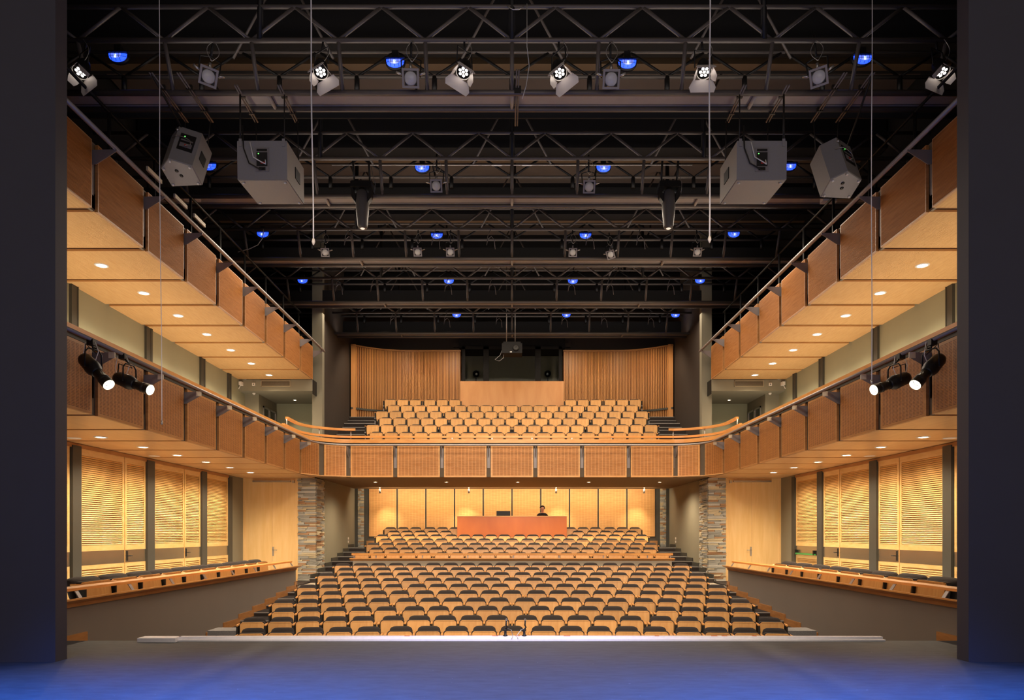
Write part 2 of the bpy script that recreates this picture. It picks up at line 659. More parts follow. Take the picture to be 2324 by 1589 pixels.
# side walls of the house
DZ = 3.58            # underside of the lower gallery
UZ = 7.00            # underside of the upper gallery
FX = 6.95            # plane of both gallery fronts
WX = 9.55            # side walls
for s in (-1, 1):
    sd = SIDE[s]
    mb = MB()
    mb.box(s * WX, s * (WX + .25), 9.03, 25.2, -1.3, DZ)
    struct('wall_%s_lower' % sd, mb, 'taupe_wall')
    mb = MB()
    mb.box(s * WX, s * (WX + .25), 9.03, 25.2, DZ, UZ + .3)
    struct('wall_%s_gallery' % sd, mb, 'olive_wall')
    mb = MB()
    mb.box(s * WX, s * (WX + .25), 9.03, 33.4, UZ + .3, 13.0)
    struct('wall_%s_top' % sd, mb, 'black_wall')
    # dark posts standing proud of the side walls on both levels
    for (a, b) in ((15.18, 15.48), (18.3, 18.66), (21.52, 21.86), (23.6, 23.84)):
        mb = MB()
        mb.box(s * (WX - .10), s * WX, a, b, -.2, DZ - .06)
        struct('trim_post_%s' % sd, mb, 'dark_post')
        mb = MB()
        mb.box(s * (WX - .06), s * WX, a + .02, b - .04, 4.2, UZ)
        mb.box(s * (WX - .075), s * WX, a + .22, b - .06, 4.2, UZ)
        struct('trim_upper_post_%s' % sd, mb, 'dark_post')
    # header over the doors under the soffit
    mb = MB()
    mb.box(s * (WX - .07), s * WX, 9.03, 23.6, DZ - .10, DZ - .01)
    struct('trim_header_%s' % sd, mb, 'trim_oak')

    # wall with the double doors that closes the side aisle
    mb = MB()
    mb.box(s * 7.60, s * WX, 25.14, 25.4, -.2, DZ)
    struct('wall_aisle_end_%s' % sd, mb, 'taupe_wall')
    # inner side walls of the deep rear part, lower and upper
    mb = MB()
    mb.box(s * 6.95, s * 7.2, 26.1, 31.5, -.3, 3.64)
    struct('wall_rear_%s' % sd, mb, 'taupe_wall')
    mb = MB()
    mb.box(s * 6.92, s * 7.12, 25.4, 33.4, 3.9, 13.0)
    struct('wall_balcony_%s' % sd, mb, 'dark_wall')
    mb = MB()
    mb.box(s * 6.76, s * 7.12, 25.12, 25.4, 4.0, 13.0)
    struct('pillar_balcony_%s' % sd, mb, 'taupe_wall')
    # lobby behind the upper end of the gallery
    mb = MB()
    mb.box(s * 9.05, s * WX, 25.2, 25.45, 3.9, 6.62)
    mb.box(s * 9.05, s * 9.25, 25.45, 25.62, 3.9, 6.62)
    mb.box(s * 9.05, s * 9.25, 27.0, 27.3, 3.9, 6.62)
    mb.box(s * 9.05, s * 9.25, 25.62, 27.0, 6.25, 6.62)
    struct('wall_lobby_%s' % sd, mb, 'taupe_wall')
    mb = MB()
    mb.box(s * 7.1, s * 9.25, 27.1, 27.3, 3.9, 6.62)
    struct('wall_lobby_back_%s' % sd, mb, 'olive_wall')
    mb = MB()
    mb.box(s * 9.25, s * 11.2, 25.3, 27.4, 3.8, 6.7)
    struct('wall_lobby_dark_%s' % sd, mb, 'black_wall')

# rear walls
box_struct('wall_back', 'taupe_wall', -7.2, 7.2, 31.42, 31.6, -.3, 3.64)
box_struct('wall_back_top', 'black_wall', -9.8, 9.8, 33.2, 33.4, 3.6, 13.0)
box_struct('wall_above_slats', 'dark_wall', -6.92, -2.35, 31.5, 31.6, 6.2, 13.0)
box_struct('wall_above_slats_right', 'dark_wall', 2.35, 6.92, 31.5, 31.6, 6.2, 13.0)
box_struct('wall_above_booth', 'black_wall', -2.35, 2.35, 31.15, 31.3, 9.82, 13.0)
# painted underside of the balcony
box_struct('ceiling_under_balcony', 'soffit_paint', -6.95, 6.95, 24.66, 31.5, 3.60, 3.75)

# roof
roof = struct_root('ceiling')
MB().box(-9.8, 9.8, 8.0, 33.4, 12.6, 12.8).obj('roof_deck', 'ceiling_paint', roof)
for i in range(11):
    for j in range(8):
        y0 = 9.2 + 2.2 * i
        if y0 > 31:
            continue
        x0 = -9.5 + 2.4 * j
        MB().box(x0 + .02, x0 + 2.36, y0 + .3, y0 + 1.95, 12.35, 12.58).obj('ceiling_panel', 'ceiling_paint', roof)
TY = [12.5, 16.33, 20.05, 23.8, 27.5]
for Y in TY:
    MB().box(-9.5, 9.5, Y + 1.55, Y + 2.0, 11.4, 12.35).obj('roof_beam', 'beam_paint', roof)
    MB().box(-9.5, 9.5, Y + 2.72, Y + 2.95, 11.75, 12.05).obj('roof_purlin', 'brown_beam', roof)
    MB().box(-9.5, 9.5, Y - .95, Y - .55, 11.9, 12.35).obj('roof_beam', 'beam_paint', roof)


# ------------------------------------------------------------------ the galleries
def gal_path(d, y0, n=14, y1=None):
    """U-shaped line of the lower gallery front offset by d towards the hall: left side, corner, front, corner, right side"""
    cx, cy, r = 5.5, 23.15, 1.45
    out = [(-(FX - d), y0), (-(FX - d), cy)]
    for i in range(1, n + 1):
        a = PI - PI / 2 * i / n
        out.append((-cx + (r - d) * math.cos(a), cy + (r - d) * math.sin(a)))
    right = [(-x, y) for x, y in out][::-1]
    return out + right


def sweep_rect(mb, path, w, z0, z1, mat=0, closed_ends=True):
    k = len(path)
    b = len(mb.v)
    for i, (x, y) in enumerate(path):
        a = Vector(path[max(i - 1, 0)])
        c = Vector(path[min(i + 1, k - 1)])
        t = (c - a).normalized()
        nrm = Vector((t.y, -t.x)) * (w / 2)
        for sgn, z in ((1, z0), (-1, z0), (-1, z1), (1, z1)):
            mb.v.append((x + nrm.x * sgn, y + nrm.y * sgn, z))
    for i in range(k - 1):
        for j in range(4):
            j2 = (j + 1) % 4
            mb.face((b + i * 4 + j, b + (i + 1) * 4 + j, b + (i + 1) * 4 + j2, b + i * 4 + j2), mat)
    mb.face((b, b + 1, b + 2, b + 3), mat)
    e = b + (k - 1) * 4
    mb.face((e + 3, e + 2, e + 1, e), mat)
    return mb


def path_panel(pts, z0, z1, thick, border, hall_side):
    """panel following a plan line, facing the hall; material 0 field, 1 border"""
    mb = MB()
    P = [Vector(p) for p in pts]
    cum = [0]
    for a, b in zip(P[:-1], P[1:]):
        cum.append(cum[-1] + (b - a).length)
    L = cum[-1]

    def at(t):
        t = max(0, min(L, t))
        for i in range(len(P) - 1):
            if t <= cum[i + 1] + 1e-9:
                q = (t - cum[i]) / (cum[i + 1] - cum[i])
                d = (P[i + 1] - P[i]).normalized()
                return P[i].lerp(P[i + 1], q), d
        return P[-1], (P[-1] - P[-2]).normalized()
    ts = sorted(set([0, border, L - border, L] + [c for c in cum if border < c < L - border]))
    zs = [z0, z0 + border, z1 - border, z1]
    offu = random.uniform(0, 3)
    idx = {}
    for i, t in enumerate(ts):
        p, d = at(t)
        nrm = Vector((-d.y, d.x)) * hall_side
        for j, z in enumerate(zs):
            idx[i, j, 0] = len(mb.v)
            mb.v.append((p.x, p.y, z))
            idx[i, j, 1] = len(mb.v)
            q = p - nrm * thick
            mb.v.append((q.x, q.y, z))
    n, m = len(ts), len(zs)
    for i in range(n - 1):
        for j in range(m - 1):
            inner = (ts[i] >= border - 1e-6 and ts[i + 1] <= L - border + 1e-6 and j == 1)
            uv = [(ts[i] + offu, zs[j]), (ts[i + 1] + offu, zs[j]), (ts[i + 1] + offu, zs[j + 1]), (ts[i] + offu, zs[j + 1])]
            q = [idx[i, j, 0], idx[i + 1, j, 0], idx[i + 1, j + 1, 0], idx[i, j + 1, 0]]
            mb.face(q, 0 if inner else 1, False, uv)
            q = [idx[i, j, 1], idx[i, j + 1, 1], idx[i + 1, j + 1, 1], idx[i + 1, j, 1]]
            mb.face(q, 1)
    for i in range(n - 1):
        mb.face((idx[i, 0, 0], idx[i, 0, 1], idx[i + 1, 0, 1], idx[i + 1, 0, 0]), 1)
        mb.face((idx[i, m - 1, 0], idx[i + 1, m - 1, 0], idx[i + 1, m - 1, 1], idx[i, m - 1, 1]), 1)
    for j in range(m - 1):
        mb.face((idx[0, j, 0], idx[0, j + 1, 0], idx[0, j + 1, 1], idx[0, j, 1]), 1)
        mb.face((idx[n - 1, j, 0], idx[n - 1, j, 1], idx[n - 1, j + 1, 1], idx[n - 1, j + 1, 0]), 1)
    return mb


GAPS = [10.12 + 1.63 * k for k in range(9)]      # 10.12 ... 23.16
G2 = .085

lower = struct_root('balcony_lower_gallery')
upper_roots = {}
# lower gallery and balcony front: slotted timber screens
back_path = gal_path(-.075, 9.04)
sweep_rect(MB(), back_path, .05, DZ + .01, 4.80).obj('backing', 'recess_dark', lower)
side_runs = [(GAPS[k] + G2, GAPS[k + 1] - G2) for k in range(len(GAPS) - 1)]
for s in (-1, 1):
    runs = [(9.04, GAPS[0] - G2)] + side_runs
    for a, b in runs:
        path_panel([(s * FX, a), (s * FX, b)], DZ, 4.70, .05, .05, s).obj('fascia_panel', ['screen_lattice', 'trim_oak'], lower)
    cx, cy, r = 5.5, 23.15, 1.45

    def arc(a0, a1, n=8):
        return [(s * (cx + r * math.cos(a0 + (a1 - a0) * i / n)), cy + r * math.sin(a0 + (a1 - a0) * i / n)) for i in range(n + 1)]
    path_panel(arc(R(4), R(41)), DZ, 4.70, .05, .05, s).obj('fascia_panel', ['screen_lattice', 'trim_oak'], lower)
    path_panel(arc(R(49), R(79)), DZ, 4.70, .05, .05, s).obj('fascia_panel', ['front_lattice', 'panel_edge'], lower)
FG = [-5.705, -4.075, -2.445, -.815, .815, 2.445, 4.075, 5.705]
for a, b in zip(FG[:-1], FG[1:]):
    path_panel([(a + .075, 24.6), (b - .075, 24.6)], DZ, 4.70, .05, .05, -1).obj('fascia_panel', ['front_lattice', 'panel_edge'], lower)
sweep_rect(MB(), gal_path(-.03, 9.04), .14, 4.77, 4.90).obj('cap_rail', 'beech_rail', lower)
sweep_rect(MB(), gal_path(-.02, 9.04), .05, 4.705, 4.765).obj('cap_trim', 'dark_post', lower)
tp = gal_path(.33, 9.04)
MB().poly([(x, y, 4.66) for x, y in tp], .032, 8).obj('lighting_rail', 'rail_metal', lower)
# second handrail on the balcony front, and the two raised corner handrails with posts
hp = [p for p in gal_path(-.16, 21.9)]
sweep_rect(MB(), hp, .09, 4.965, 5.04).obj('handrail', 'beech_rail', lower)
mb = MB()
for x in [-4.9 + 1.4 * i for i in range(8)]:
    mb.box(x - .012, x + .012, 24.72, 24.76, 4.8, 4.97)
mb.obj('handrail_post', 'silver', lower)['kind'] = 'stuff'
for s in (-1, 1):
    q = [p for p in gal_path(-.16, 22.3) if p[0] * s > 0 and abs(p[0]) > 5.4]
    q = [(s * 7.11, 22.25)] + [(s * abs(x), y) for x, y in q if y > 22.5]
    q.sort(key=lambda p: -abs(p[0]) * 0 + p[1] + (8 - abs(p[0])) * .3)
    sweep_rect(MB(), q + [(s * 5.62, 24.76)], .09, 5.22, 5.30).obj('corner_handrail', 'beech_rail', lower)
    for (x, y) in (q[0], q[len(q) // 2], (s * 5.66, 24.76)):
        MB().tube((x, y, 4.8), (x, y, 5.23), .018, 8).obj('corner_post', 'silver', lower)


def fin(s, y, z0, z1, zt, length, mats, cap):
    """triangular steel bracket from the gallery front out to the lighting rail"""
    mb = MB()
    x0 = s * (FX + .07)
    x1 = s * (FX - length)
    for t in (-.006, .006):
        pass
    poly = [(x0, z0), (s * (FX - .02), z0), (x1, zt - .085 if cap else zt - .035), (x1, zt), (x0, z1)]
    mb.prism(poly, lambda u, v, t: (u, t, v), y - .006, y + .006)
    mb.box(x0, x0 - s * .02, y - .05, y + .05, z0 - .5, z1)
    if cap:
        mb.box(x1 - s * .004, x1 + s * .10, y - .012, y + .012, zt - .10, zt + .002, 1)
    return mb


for s in (-1, 1):
    for y in GAPS[1:]:
        fin(s, y, 4.37, 4.62, 4.63, .33, 0, True).obj('bracket', ['fin_metal', 'cream_cap'], lower)
for x in FG:
    mb = MB()
    poly = [(24.66, 4.28), (24.58, 4.28), (24.27, 4.58), (24.27, 4.63), (24.66, 4.62)]
    mb.prism(poly, lambda u, v, t: (t, u, v), x - .008, x + .008)
    mb.box(x - .05, x + .05, 24.64, 24.665, 3.9, 4.6)
    mb.obj('bracket', ['fin_metal'], lower)
# soffit boards of the lower gallery
runs = [(9.04, GAPS[0])] + [(GAPS[k], GAPS[k + 1]) for k in range(8)] + [(GAPS[8], 25.12)]
for s in (-1, 1):
    for a, b in runs:
        x0 = FX + .055
        MB().box(s * x0, s * WX, a + .07, b - .07, DZ, DZ + .04).obj('soffit_panel', 'soffit_smooth', lower)
    MB().box(s * (FX + .06), s * WX, 9.04, 25.1, DZ + .05, DZ + .10).obj('soffit_backing', 'groove_wood', lower)
    MB().box(s * (FX + .1), s * WX, 9.04, 27.2, 3.85, 4.2).obj('deck', 'carpet', lower)
    # small wedge under the rounded corner
    MB().prism([(s * 5.5, 24.5), (s * 6.95, 24.5), (s * 6.95, 23.2), (s * 6.55, 24.1)], lambda u, v, t: (u, v, t), DZ + .005, DZ + .03).obj('soffit_corner', 'soffit_smooth', lower)

# upper gallery, both sides
for s in (-1, 1):
    up = struct_root('balcony_upper_gallery')
    ug = GAPS + [24.6 + G2]
    for a, b in [(9.04, GAPS[0] - G2)] + [(ug[k] + G2, ug[k + 1] - G2) for k in range(len(ug) - 1)]:
        path_panel([(s * FX, a), (s * FX, b)], UZ, 8.13, .05, .02, s).obj('fascia_panel', ['fascia_ribbed', 'trim_oak'], up)
    MB().box(s * (FX + .06), s * (FX + .11), 9.04, 24.58, UZ + .01, 8.15).obj('backing', 'recess', up)
    for a, b in [(9.04, GAPS[0])] + [(ug[k], ug[k + 1]) for k in range(len(ug) - 1)]:
        mb = MB()
        b2 = min(b, 24.6)
        mb.box(s * (FX + .055), s * WX, a + .075, b2 - (.075 if b < 24.5 else 0), UZ + .001, UZ + .04, 1)
        k = len(mb.v)
        xa, xb = s * (FX + .065), s * (WX - .01)
        mb.v += [(xa, a + .085, UZ), (xb, a + .085, UZ), (xb, b2 - .085, UZ), (xa, b2 - .085, UZ)]
        q = [k, k + 1, k + 2, k + 3] if s < 0 else [k, k + 1, k + 2, k + 3]
        mb.face(q, 0, False, [(a, abs(xa)), (a, abs(xb)), (b2, abs(xb)), (b2, abs(xa))])
        mb.obj('soffit_panel', ['soffit_ribbed', 'panel_edge'], up)
    MB().box(s * (FX + .06), s * WX, 9.04, 24.58, UZ + .05, UZ + .30).obj('soffit_backing', 'groove_wood', up)
    for y in GAPS[1:] + [24.62]:
        fin(s, y, 7.76, 8.00, 8.01, .36, 0, False).obj('bracket', ['fin_metal'], up)
    MB().poly([(s * 6.62, 9.04, 8.04), (s * 6.62, 24.85, 8.04)], .04, 8).obj('lighting_rail', 'rail_metal', up)
    mb = MB()
    for y in [9.6 + 1.63 * k for k in range(10)]:
        mb.tube((s * 7.35, y, 7.3), (s * 7.35, y, 9.3), .03, 6)
    mb.tube((s * 7.35, 9.1, 9.3), (s * 7.35, 24.5, 9.3), .03, 6)
    mb.tube((s * 7.35, 9.1, 8.7), (s * 7.35, 24.5, 8.7), .025, 6)
    mb.obj('guard_rail', 'black_metal', up)
    if s < 0:
        for y0 in (13.6, 14.7, 15.6):
            MB().box(s * 7.02, s * 7.06, y0, y0 + .55, 8.62, 8.70).obj('clip_strip', 'cream_cap', up)

# bulkhead at the upper end of each gallery, with grille, lamp, sensor, camera
for s in (-1, 1):
    sd = SIDE[s]
    mb = MB()
    mb.box(s * 7.0, s * WX, 24.66, 24.8, 6.60, 7.0)
    mb.box(s * 7.0, s * WX, 24.8, 27.1, 6.60, 6.72)
    mb.box(s * 6.98, s * 7.0, 24.66, 25.5, 6.605, 7.0)
    struct('ceiling_bulkhead_%s' % sd, mb, 'taupe_wall')
    mb = MB()
    mb.box(s * 6.955, s * 6.98, 24.67, 25.45, 6.5, 7.0)
    o = mb.obj('duct_cover', 'black_metal')
    tag(o, 'black flat cover on the inner end of the %s ceiling bulkhead' % sd, 'cover')
    g = thing('air_grille', 'slatted metal air grille in the %s bulkhead above the balcony steps' % sd, 'vent')
    xa, xb = s * 8.78, s * 7.77
    mb = MB()
    for z in (6.75, 6.95):
        mb.box(xa, xb, 24.64, 24.66, z, z + .025)
    for x in (xa, xb - s * .0):
        mb.box(x, x + .025, 24.64, 24.66, 6.75, 6.975)
    mb.obj('grille_frame', 'grille_metal', g)
    MB().box(xa, xb, 24.652, 24.658, 6.76, 6.96).obj('grille_back', 'black_metal', g)
    for k in range(5):
        MB().box(xa, xb, 24.635, 24.655, 6.785 + .035 * k, 6.795 + .035 * k).obj('slat', 'grille_metal', g)
    o = MB().box(s * 9.08, s * 8.98, 24.62, 24.66, 6.78, 6.88)
    g = thing('wall_sensor', 'small white square sensor beside the %s air grille' % sd, 'sensor')
    o.obj('cover', 'white_plastic', g)
    MB().lathe([(0, .02), (.01, .02), (.012, .001)], (s * 9.03, 24.62, 6.83), (0, -1, 0), 8).obj('lens', 'black_metal', g)
    g = thing('smoke_detector', 'white round detector under the %s bulkhead beside the lobby door' % sd, 'detector')
    MB().lathe([(0, .06), (.03, .06), (.05, .04), (.055, .001)], (s * 9.15, 25.0, 6.6), (0, 0, -1), 10).obj('housing', 'white_plastic', g)
    MB().lathe([(0, .02), (.02, .01)], (s * 9.15, 25.0, 6.545), (0, 0, -1), 8).obj('tip', 'white_plastic', g)
    g = thing('security_camera', 'small pale camera on the wall bracket at the %s end of the bulkhead' % sd, 'camera')
    MB().box(s * 9.50, s * 9.40, 24.5, 24.66, 6.78, 6.90).obj('housing', 'white_plastic', g)
    MB().tube((s * 9.48, 24.6, 6.78), (s * 9.54, 24.6, 6.66), .015).obj('bracket', 'white_plastic', g)
    # open glazed door leaf in the lobby side wall
    g = struct_root('door_lobby_%s' % sd)
    mb = MB()
    mb.box(s * 9.02, s * 9.08, 25.62, 25.68, 4.2, 6.25)
    mb.box(s * 9.02, s * 9.08, 26.94, 27.0, 4.2, 6.25)
    mb.box(s * 9.02, s * 9.08, 25.62, 27.0, 6.19, 6.25)
    mb.box(s * 9.02, s * 9.08, 26.24, 26.34, 4.2, 6.25)
    mb.obj('door_frame', 'silver', g)
    MB().box(s * 9.05, s * 9.06, 25.68, 26.24, 4.2, 6.19).obj('pane', 'glass_dark', g)
    MB().box(s * 9.05, s * 9.06, 26.34, 26.94, 4.2, 6.19).obj('pane', 'glass_dark', g)


# ------------------------------------------------------------------ louvred doors on the side walls
slat_cache = {}


def slat_mesh(w):
    k = round(w, 3)
    if k not in slat_cache:
        mb = MB()
        # a tilted blade, long axis along Y, thickness in X, hall side towards -X (local)
        mb.prism([(-.022, -.019), (-.014, -.021), (.012, .017), (.004, .019)], lambda u, v, t: (u, t, v), -w / 2, w / 2)
        slat_cache[k] = mb.mesh('slat', 'louvre_maple')
    return slat_cache[k]


LEAVES = [(15.5, 17.27), (17.31, 18.28), (18.70, 20.42), (20.46, 21.50), (21.90, 23.58), (12.4, 15.14)]
NAMES = [('first', 'wide'), ('first', 'narrow'), ('second', 'wide'), ('second', 'narrow'), ('third', 'single'), ('nearest', 'wide')]
for s in (-1, 1):
    for n, (a, b) in enumerate(LEAVES):
        d = struct_root('door_%d' % (n + 1 + (6 if s > 0 else 0)))
        xf = s * (WX - .05)
        st = .075
        mb = MB()
        for (ya, yb) in ((a, a + st), (b - st, b)):
            mb.box(xf, s * WX, ya, yb, -.2, DZ - .1)
        for (za, zb) in ((-.2, -.02), (.80, .90), (1.21, 1.34), (3.34, DZ - .1)):
            mb.box(xf, s * WX, a + st, b - st, za, zb)
        mb.obj('door_frame', 'louvre_maple', d)
        MB().box(s * (WX - .005), s * WX, a + st, b - st, -.1, 3.4).obj('door_back', 'trim_oak', d)
        me = slat_mesh(b - a - 2 * st)
        pitch = .0465
        z = 1.37
        while z < 3.33:
            put('slat', me, d, (s * (WX - .028), (a + b) / 2, z), (0, 0, 0 if s > 0 else PI))
            z += pitch
        z = .02
        while z < .79:
            put('slat', me, d, (s * (WX - .028), (a + b) / 2, z), (0, 0, 0 if s > 0 else PI))
            z += pitch
        MB().box(xf - s * .004, s * WX, a + .004, b - .004, .90, 1.21).obj('kick_plate', 'steel_band', d)
        if n in (1, 3):
            mb = MB()
            yy = a + .08
            mb.box(xf - s * .016, xf - s * .004, yy - .025, yy + .025, .94, 1.18)
            mb.tube((xf - s * .016, yy, 1.06), (xf - s * .06, yy, 1.06), .012)
            mb.tube((xf - s * .06, yy, 1.06), (xf - s * .06, yy + .14, 1.06), .012)
            mb.obj('door_handle', 'dark_metal', d)
        if n == 4 and s > 0:
            mb = MB()
            mb.box(xf - s * .09, xf - s * .03, a + .08, b - .08, .93, .975)
            mb.obj('push_bar', 'green_bar', d)
            mb = MB()
            for yy in (a + .12, b - .12):
                mb.box(xf - s * .10, xf - s * .004, yy - .03, yy + .03, .93, 1.08)
            mb.obj('push_bar_arm', 'black_metal', d)

# double flush doors at the end of each side aisle
for s in (-1, 1):
    d = struct_root('door_%d' % (13 if s < 0 else 14))
    for (a, b) in ((7.66, 8.52), (8.525, 9.5)):
        MB().box(s * a, s * b, 25.06, 25.13, -.18, 3.46).obj('door_leaf', 'door_maple', d)
    mb = MB()
    mb.box(s * 7.58, s * 7.66, 25.03, 25.14, -.2, DZ)
    mb.box(s * 9.5, s * WX, 25.03, 25.14, -.2, DZ)
    mb.box(s * 7.66, s * 9.5, 25.05, 25.14, 3.46, DZ)
    mb.obj('door_frame', 'door_maple', d)
    mb = MB()
    xh = s * 8.49
    mb.box(xh - .03, xh + .03, 25.045, 25.06, .82, 1.14)
    mb.tube((xh, 25.04, 1.03), (xh, 24.98, 1.03), .012)
    mb.tube((xh, 24.98, 1.03), (xh - s * .16 * (1 if s > 0 else 1), 24.98, 1.03), .012)
    mb.obj('door_handle', 'silver', d)
    mb = MB()
    mb.box(s * 7.85, s * 9.2, 24.98, 25.05, 3.44, 3.50)
    mb.box(s * 7.72, s * 7.80, 24.96, 25.06, 3.40, 3.50)
    mb.obj('door_closer', 'silver', d)

# ------------------------------------------------------------------ stone-clad columns
stone_mats = ['stone_a', 'stone_b', 'stone_c', 'stone_d', 'stone_a', 'stone_c', 'stone_b']
stone_me = {}


def stone_mesh(v, mat):
    if (v, mat) not in stone_me:
        rr = random.Random(v)
        mb = MB()
        mb.box(-.5, .5, -.5, .5, -.5, .5)
        mb.v = [(x + rr.uniform(-.05, .05), y + rr.uniform(-.2, .2), z + rr.uniform(-.14, .14)) for x, y, z in mb.v]
        stone_me[v, mat] = mb.mesh('stone', mat)
    return stone_me[v, mat]


for s in (-1, 1):
    c = struct_root('pillar_stone_%s' % SIDE[s])
    MB().box(s * 6.99, s * 7.58, 25.05, 26.1, -.2, DZ + .02).obj('core', 'stone_gap', c)
    z = -.17
    rr = random.Random(31 + s)
    nst = 0
    while z < DZ - .03:
        h = rr.uniform(.044, .072)
        if z + h > DZ:
            h = DZ - z
        x = 6.95
        while x < 7.58:
            w = min(rr.uniform(.2, .62), 7.59 - x)
            if 7.59 - x - w < .08:
                w = 7.59 - x
            dy = rr.uniform(-.022, .014)
            o = put('stone', stone_mesh(rr.randrange(5), rr.choice(stone_mats)), c, (s * (x + w / 2), 25.03 + dy, z + h / 2))
            o.scale = (w - .008, .09, h - .007)
            x += w
        y = 25.07
        while y < 26.1:
            w = min(rr.uniform(.35, .8), 26.1 - y)
            if 26.1 - y - w < .12:
                w = 26.1 - y
            dx = rr.uniform(-.014, .018)
            o = put('stone', stone_mesh(rr.randrange(5), rr.choice(stone_mats)), c, (s * (6.975 + dx), y + w / 2, z + h / 2), (0, 0, PI / 2))
            o.scale = (w - .008, .08, h - .007)
            y += w
        z += h
    # narrow stone strip beside the rear wall panels, courses too fine to pick apart
    mb = MB()
    z = .3
    while z < 3.58:
        h = rr.uniform(.05, .09)
        x = 6.57
        while x < 6.82:
            w = min(rr.uniform(.09, .22), 6.83 - x)
            k = rr.uniform(-.02, .02)
            mb.box(s * x, s * (x + w - .006), 31.2 + k, 31.41, z, z + h - .006, rr.randrange(4))
            x += w
        z += h
    o = mb.obj('pillar_strip_%s' % SIDE[s], ['stone_d', 'stone_b', 'stone_c', 'stone_a'])
    o['kind'] = 'stuff'
    box_struct('trim_strip_%s' % SIDE[s], 'dark_post', s * 6.82, s * 6.95, 31.15, 31.42, -.2, 3.6)
    box_struct('trim_reveal_%s' % SIDE[s], 'dark_post', s * 6.40, s * 6.57, 31.3, 31.42, -.2, 3.6)

# ------------------------------------------------------------------ terraces, steps, parapets
RY = [13.6 + .945 * k for k in range(10)]           # front stalls rows
RZ = [-1.09 + .1 * k for k in range(10)]
QY = [24.7 + .945 * k for k in range(7)]            # rear stalls rows
QZ = [.07 + .158 * k for k in range(7)]
BY = [25.65 + .945 * k for k in range(6)]           # balcony rows
BZ = [4.47 + .42 * k for k in range(6)]
RAD = 36.0


def sag(x, rad):
    return x * x / (2 * rad)


for k in range(1, 10):
    mb = MB()
    n = 16
    y1 = 24.2
    front = []
    for i in range(n + 1):
        x = -5.75 + 11.5 * i / n
        front.append((x, RY[k] - .40 - sag(x, RAD)))
    mb.prism([(-5.75, y1), *front, (5.75, y1)], lambda u, v, t: (u, v, t), RZ[k - 1] - .02, RZ[k])
    struct('floor_terrace', mb, 'carpet')
LAND = -.08
for s in (-1, 1):
    for k in range(1, 11):
        ya = RY[k] - .5 if k < 10 else 22.6
        z = RZ[k] if k < 10 else LAND
        b = struct_root('floor_step')
        MB().box(s * 5.75, s * 6.9, ya, 25.1 if k == 10 else (RY[k + 1] - .5 if k < 9 else 22.6), -1.09, z).obj('tread', 'landing' if k == 10 else 'carpet', b)
        MB().box(s * 5.75, s * 6.9, ya - .012, ya + .03, z - .022, z + .004).obj('nosing', 'nosing', b)
    # aisle landing in front of the stone column and the box floor
    box_struct('floor_box_%s' % SIDE[s], 'carpet', s * 7.0, s * WX, 9.03, 25.2, -1.2, -.07)
    # wooden skirting stepping up along the parapet
    sk = struct_root('baseboard_%s' % SIDE[s])
    for k in range(0, 11):
        ya = RY[k] - .5 if k < 10 else 22.4
        yb = (RY[k + 1] - .5) if k < 9 else (22.6 if k == 9 else 22.56)
        z = RZ[k] if k < 10 else LAND
        MB().box(s * 6.872, s * 6.899, ya - .05, yb, z - .02, z + .165).obj('skirting_board', 'skirting_oak', sk)
        if k > 0:
            MB().box(s * 6.868, s * 6.897, ya - .055, ya + .06, z - .10, z + .168).obj('skirting_riser', 'skirting_oak', sk)
    MB().box(s * 6.872, s * 6.899, 10.6, 11.42, -.2, .02).obj('skirting_board', 'skirting_oak', sk)
    # parapet of the side box: taupe wall, sloped oak ledge, beech rail on steel bars
    box_struct('wall_parapet_%s' % SIDE[s], 'parapet_taupe', s * 6.9, s * 7.0, 9.03, 22.5, -1.2, .452)
    led = thing('parapet_ledge', 'oak ledge capping the %s side box parapet above the stalls steps' % SIDE[s], 'ledge')
    mb = MB()
    mb.prism([(s * 6.72, .575), (s * 6.72, .60), (s * 7.06, .555), (s * 7.06, .50), (s * 6.88, .50)], lambda u, v, t: (u, t, v), 9.04, 22.55)
    mb.obj('top_board', 'beech_rail', led)
    MB().box(s * 6.865, s * 6.905, 9.04, 22.48, .455, .515).obj('under_trim', 'skirting_oak', led)
    rl = thing('box_handrail', 'beech handrail on steel bars above the %s parapet ledge' % SIDE[s], 'handrail')
    mb = MB()
    mb.prism([(s * 6.99, .735), (s * 7.10, .755), (s * 7.10, .715), (s * 6.99, .69)], lambda u, v, t: (u, t, v), 9.04, 22.42)
    mb.obj('rail', 'beech_rail', rl)
    for y in [9.8, 11.33, 12.9, 14.45, 16.0, 17.6, 19.15, 20.7, 22.3]:
        mb = MB()
        mb.prism([(s * 6.93, .575), (s * 6.945, .575), (s * 7.03, .71), (s * 7.015, .71)], lambda u, v, t: (u, t, v), y - .045, y + .045)
        mb.obj('support_bar', 'rail_metal', rl)
    # dark carpeted block by the first rows
    o = MB().box(s * 5.53, s * 6.1, 14.12, 14.62, -1.09, -.34).obj('carpet_block', 'box_carpet')
    tag(o, 'grey carpet-covered block beside the %s end of the front rows' % SIDE[s], 'block')

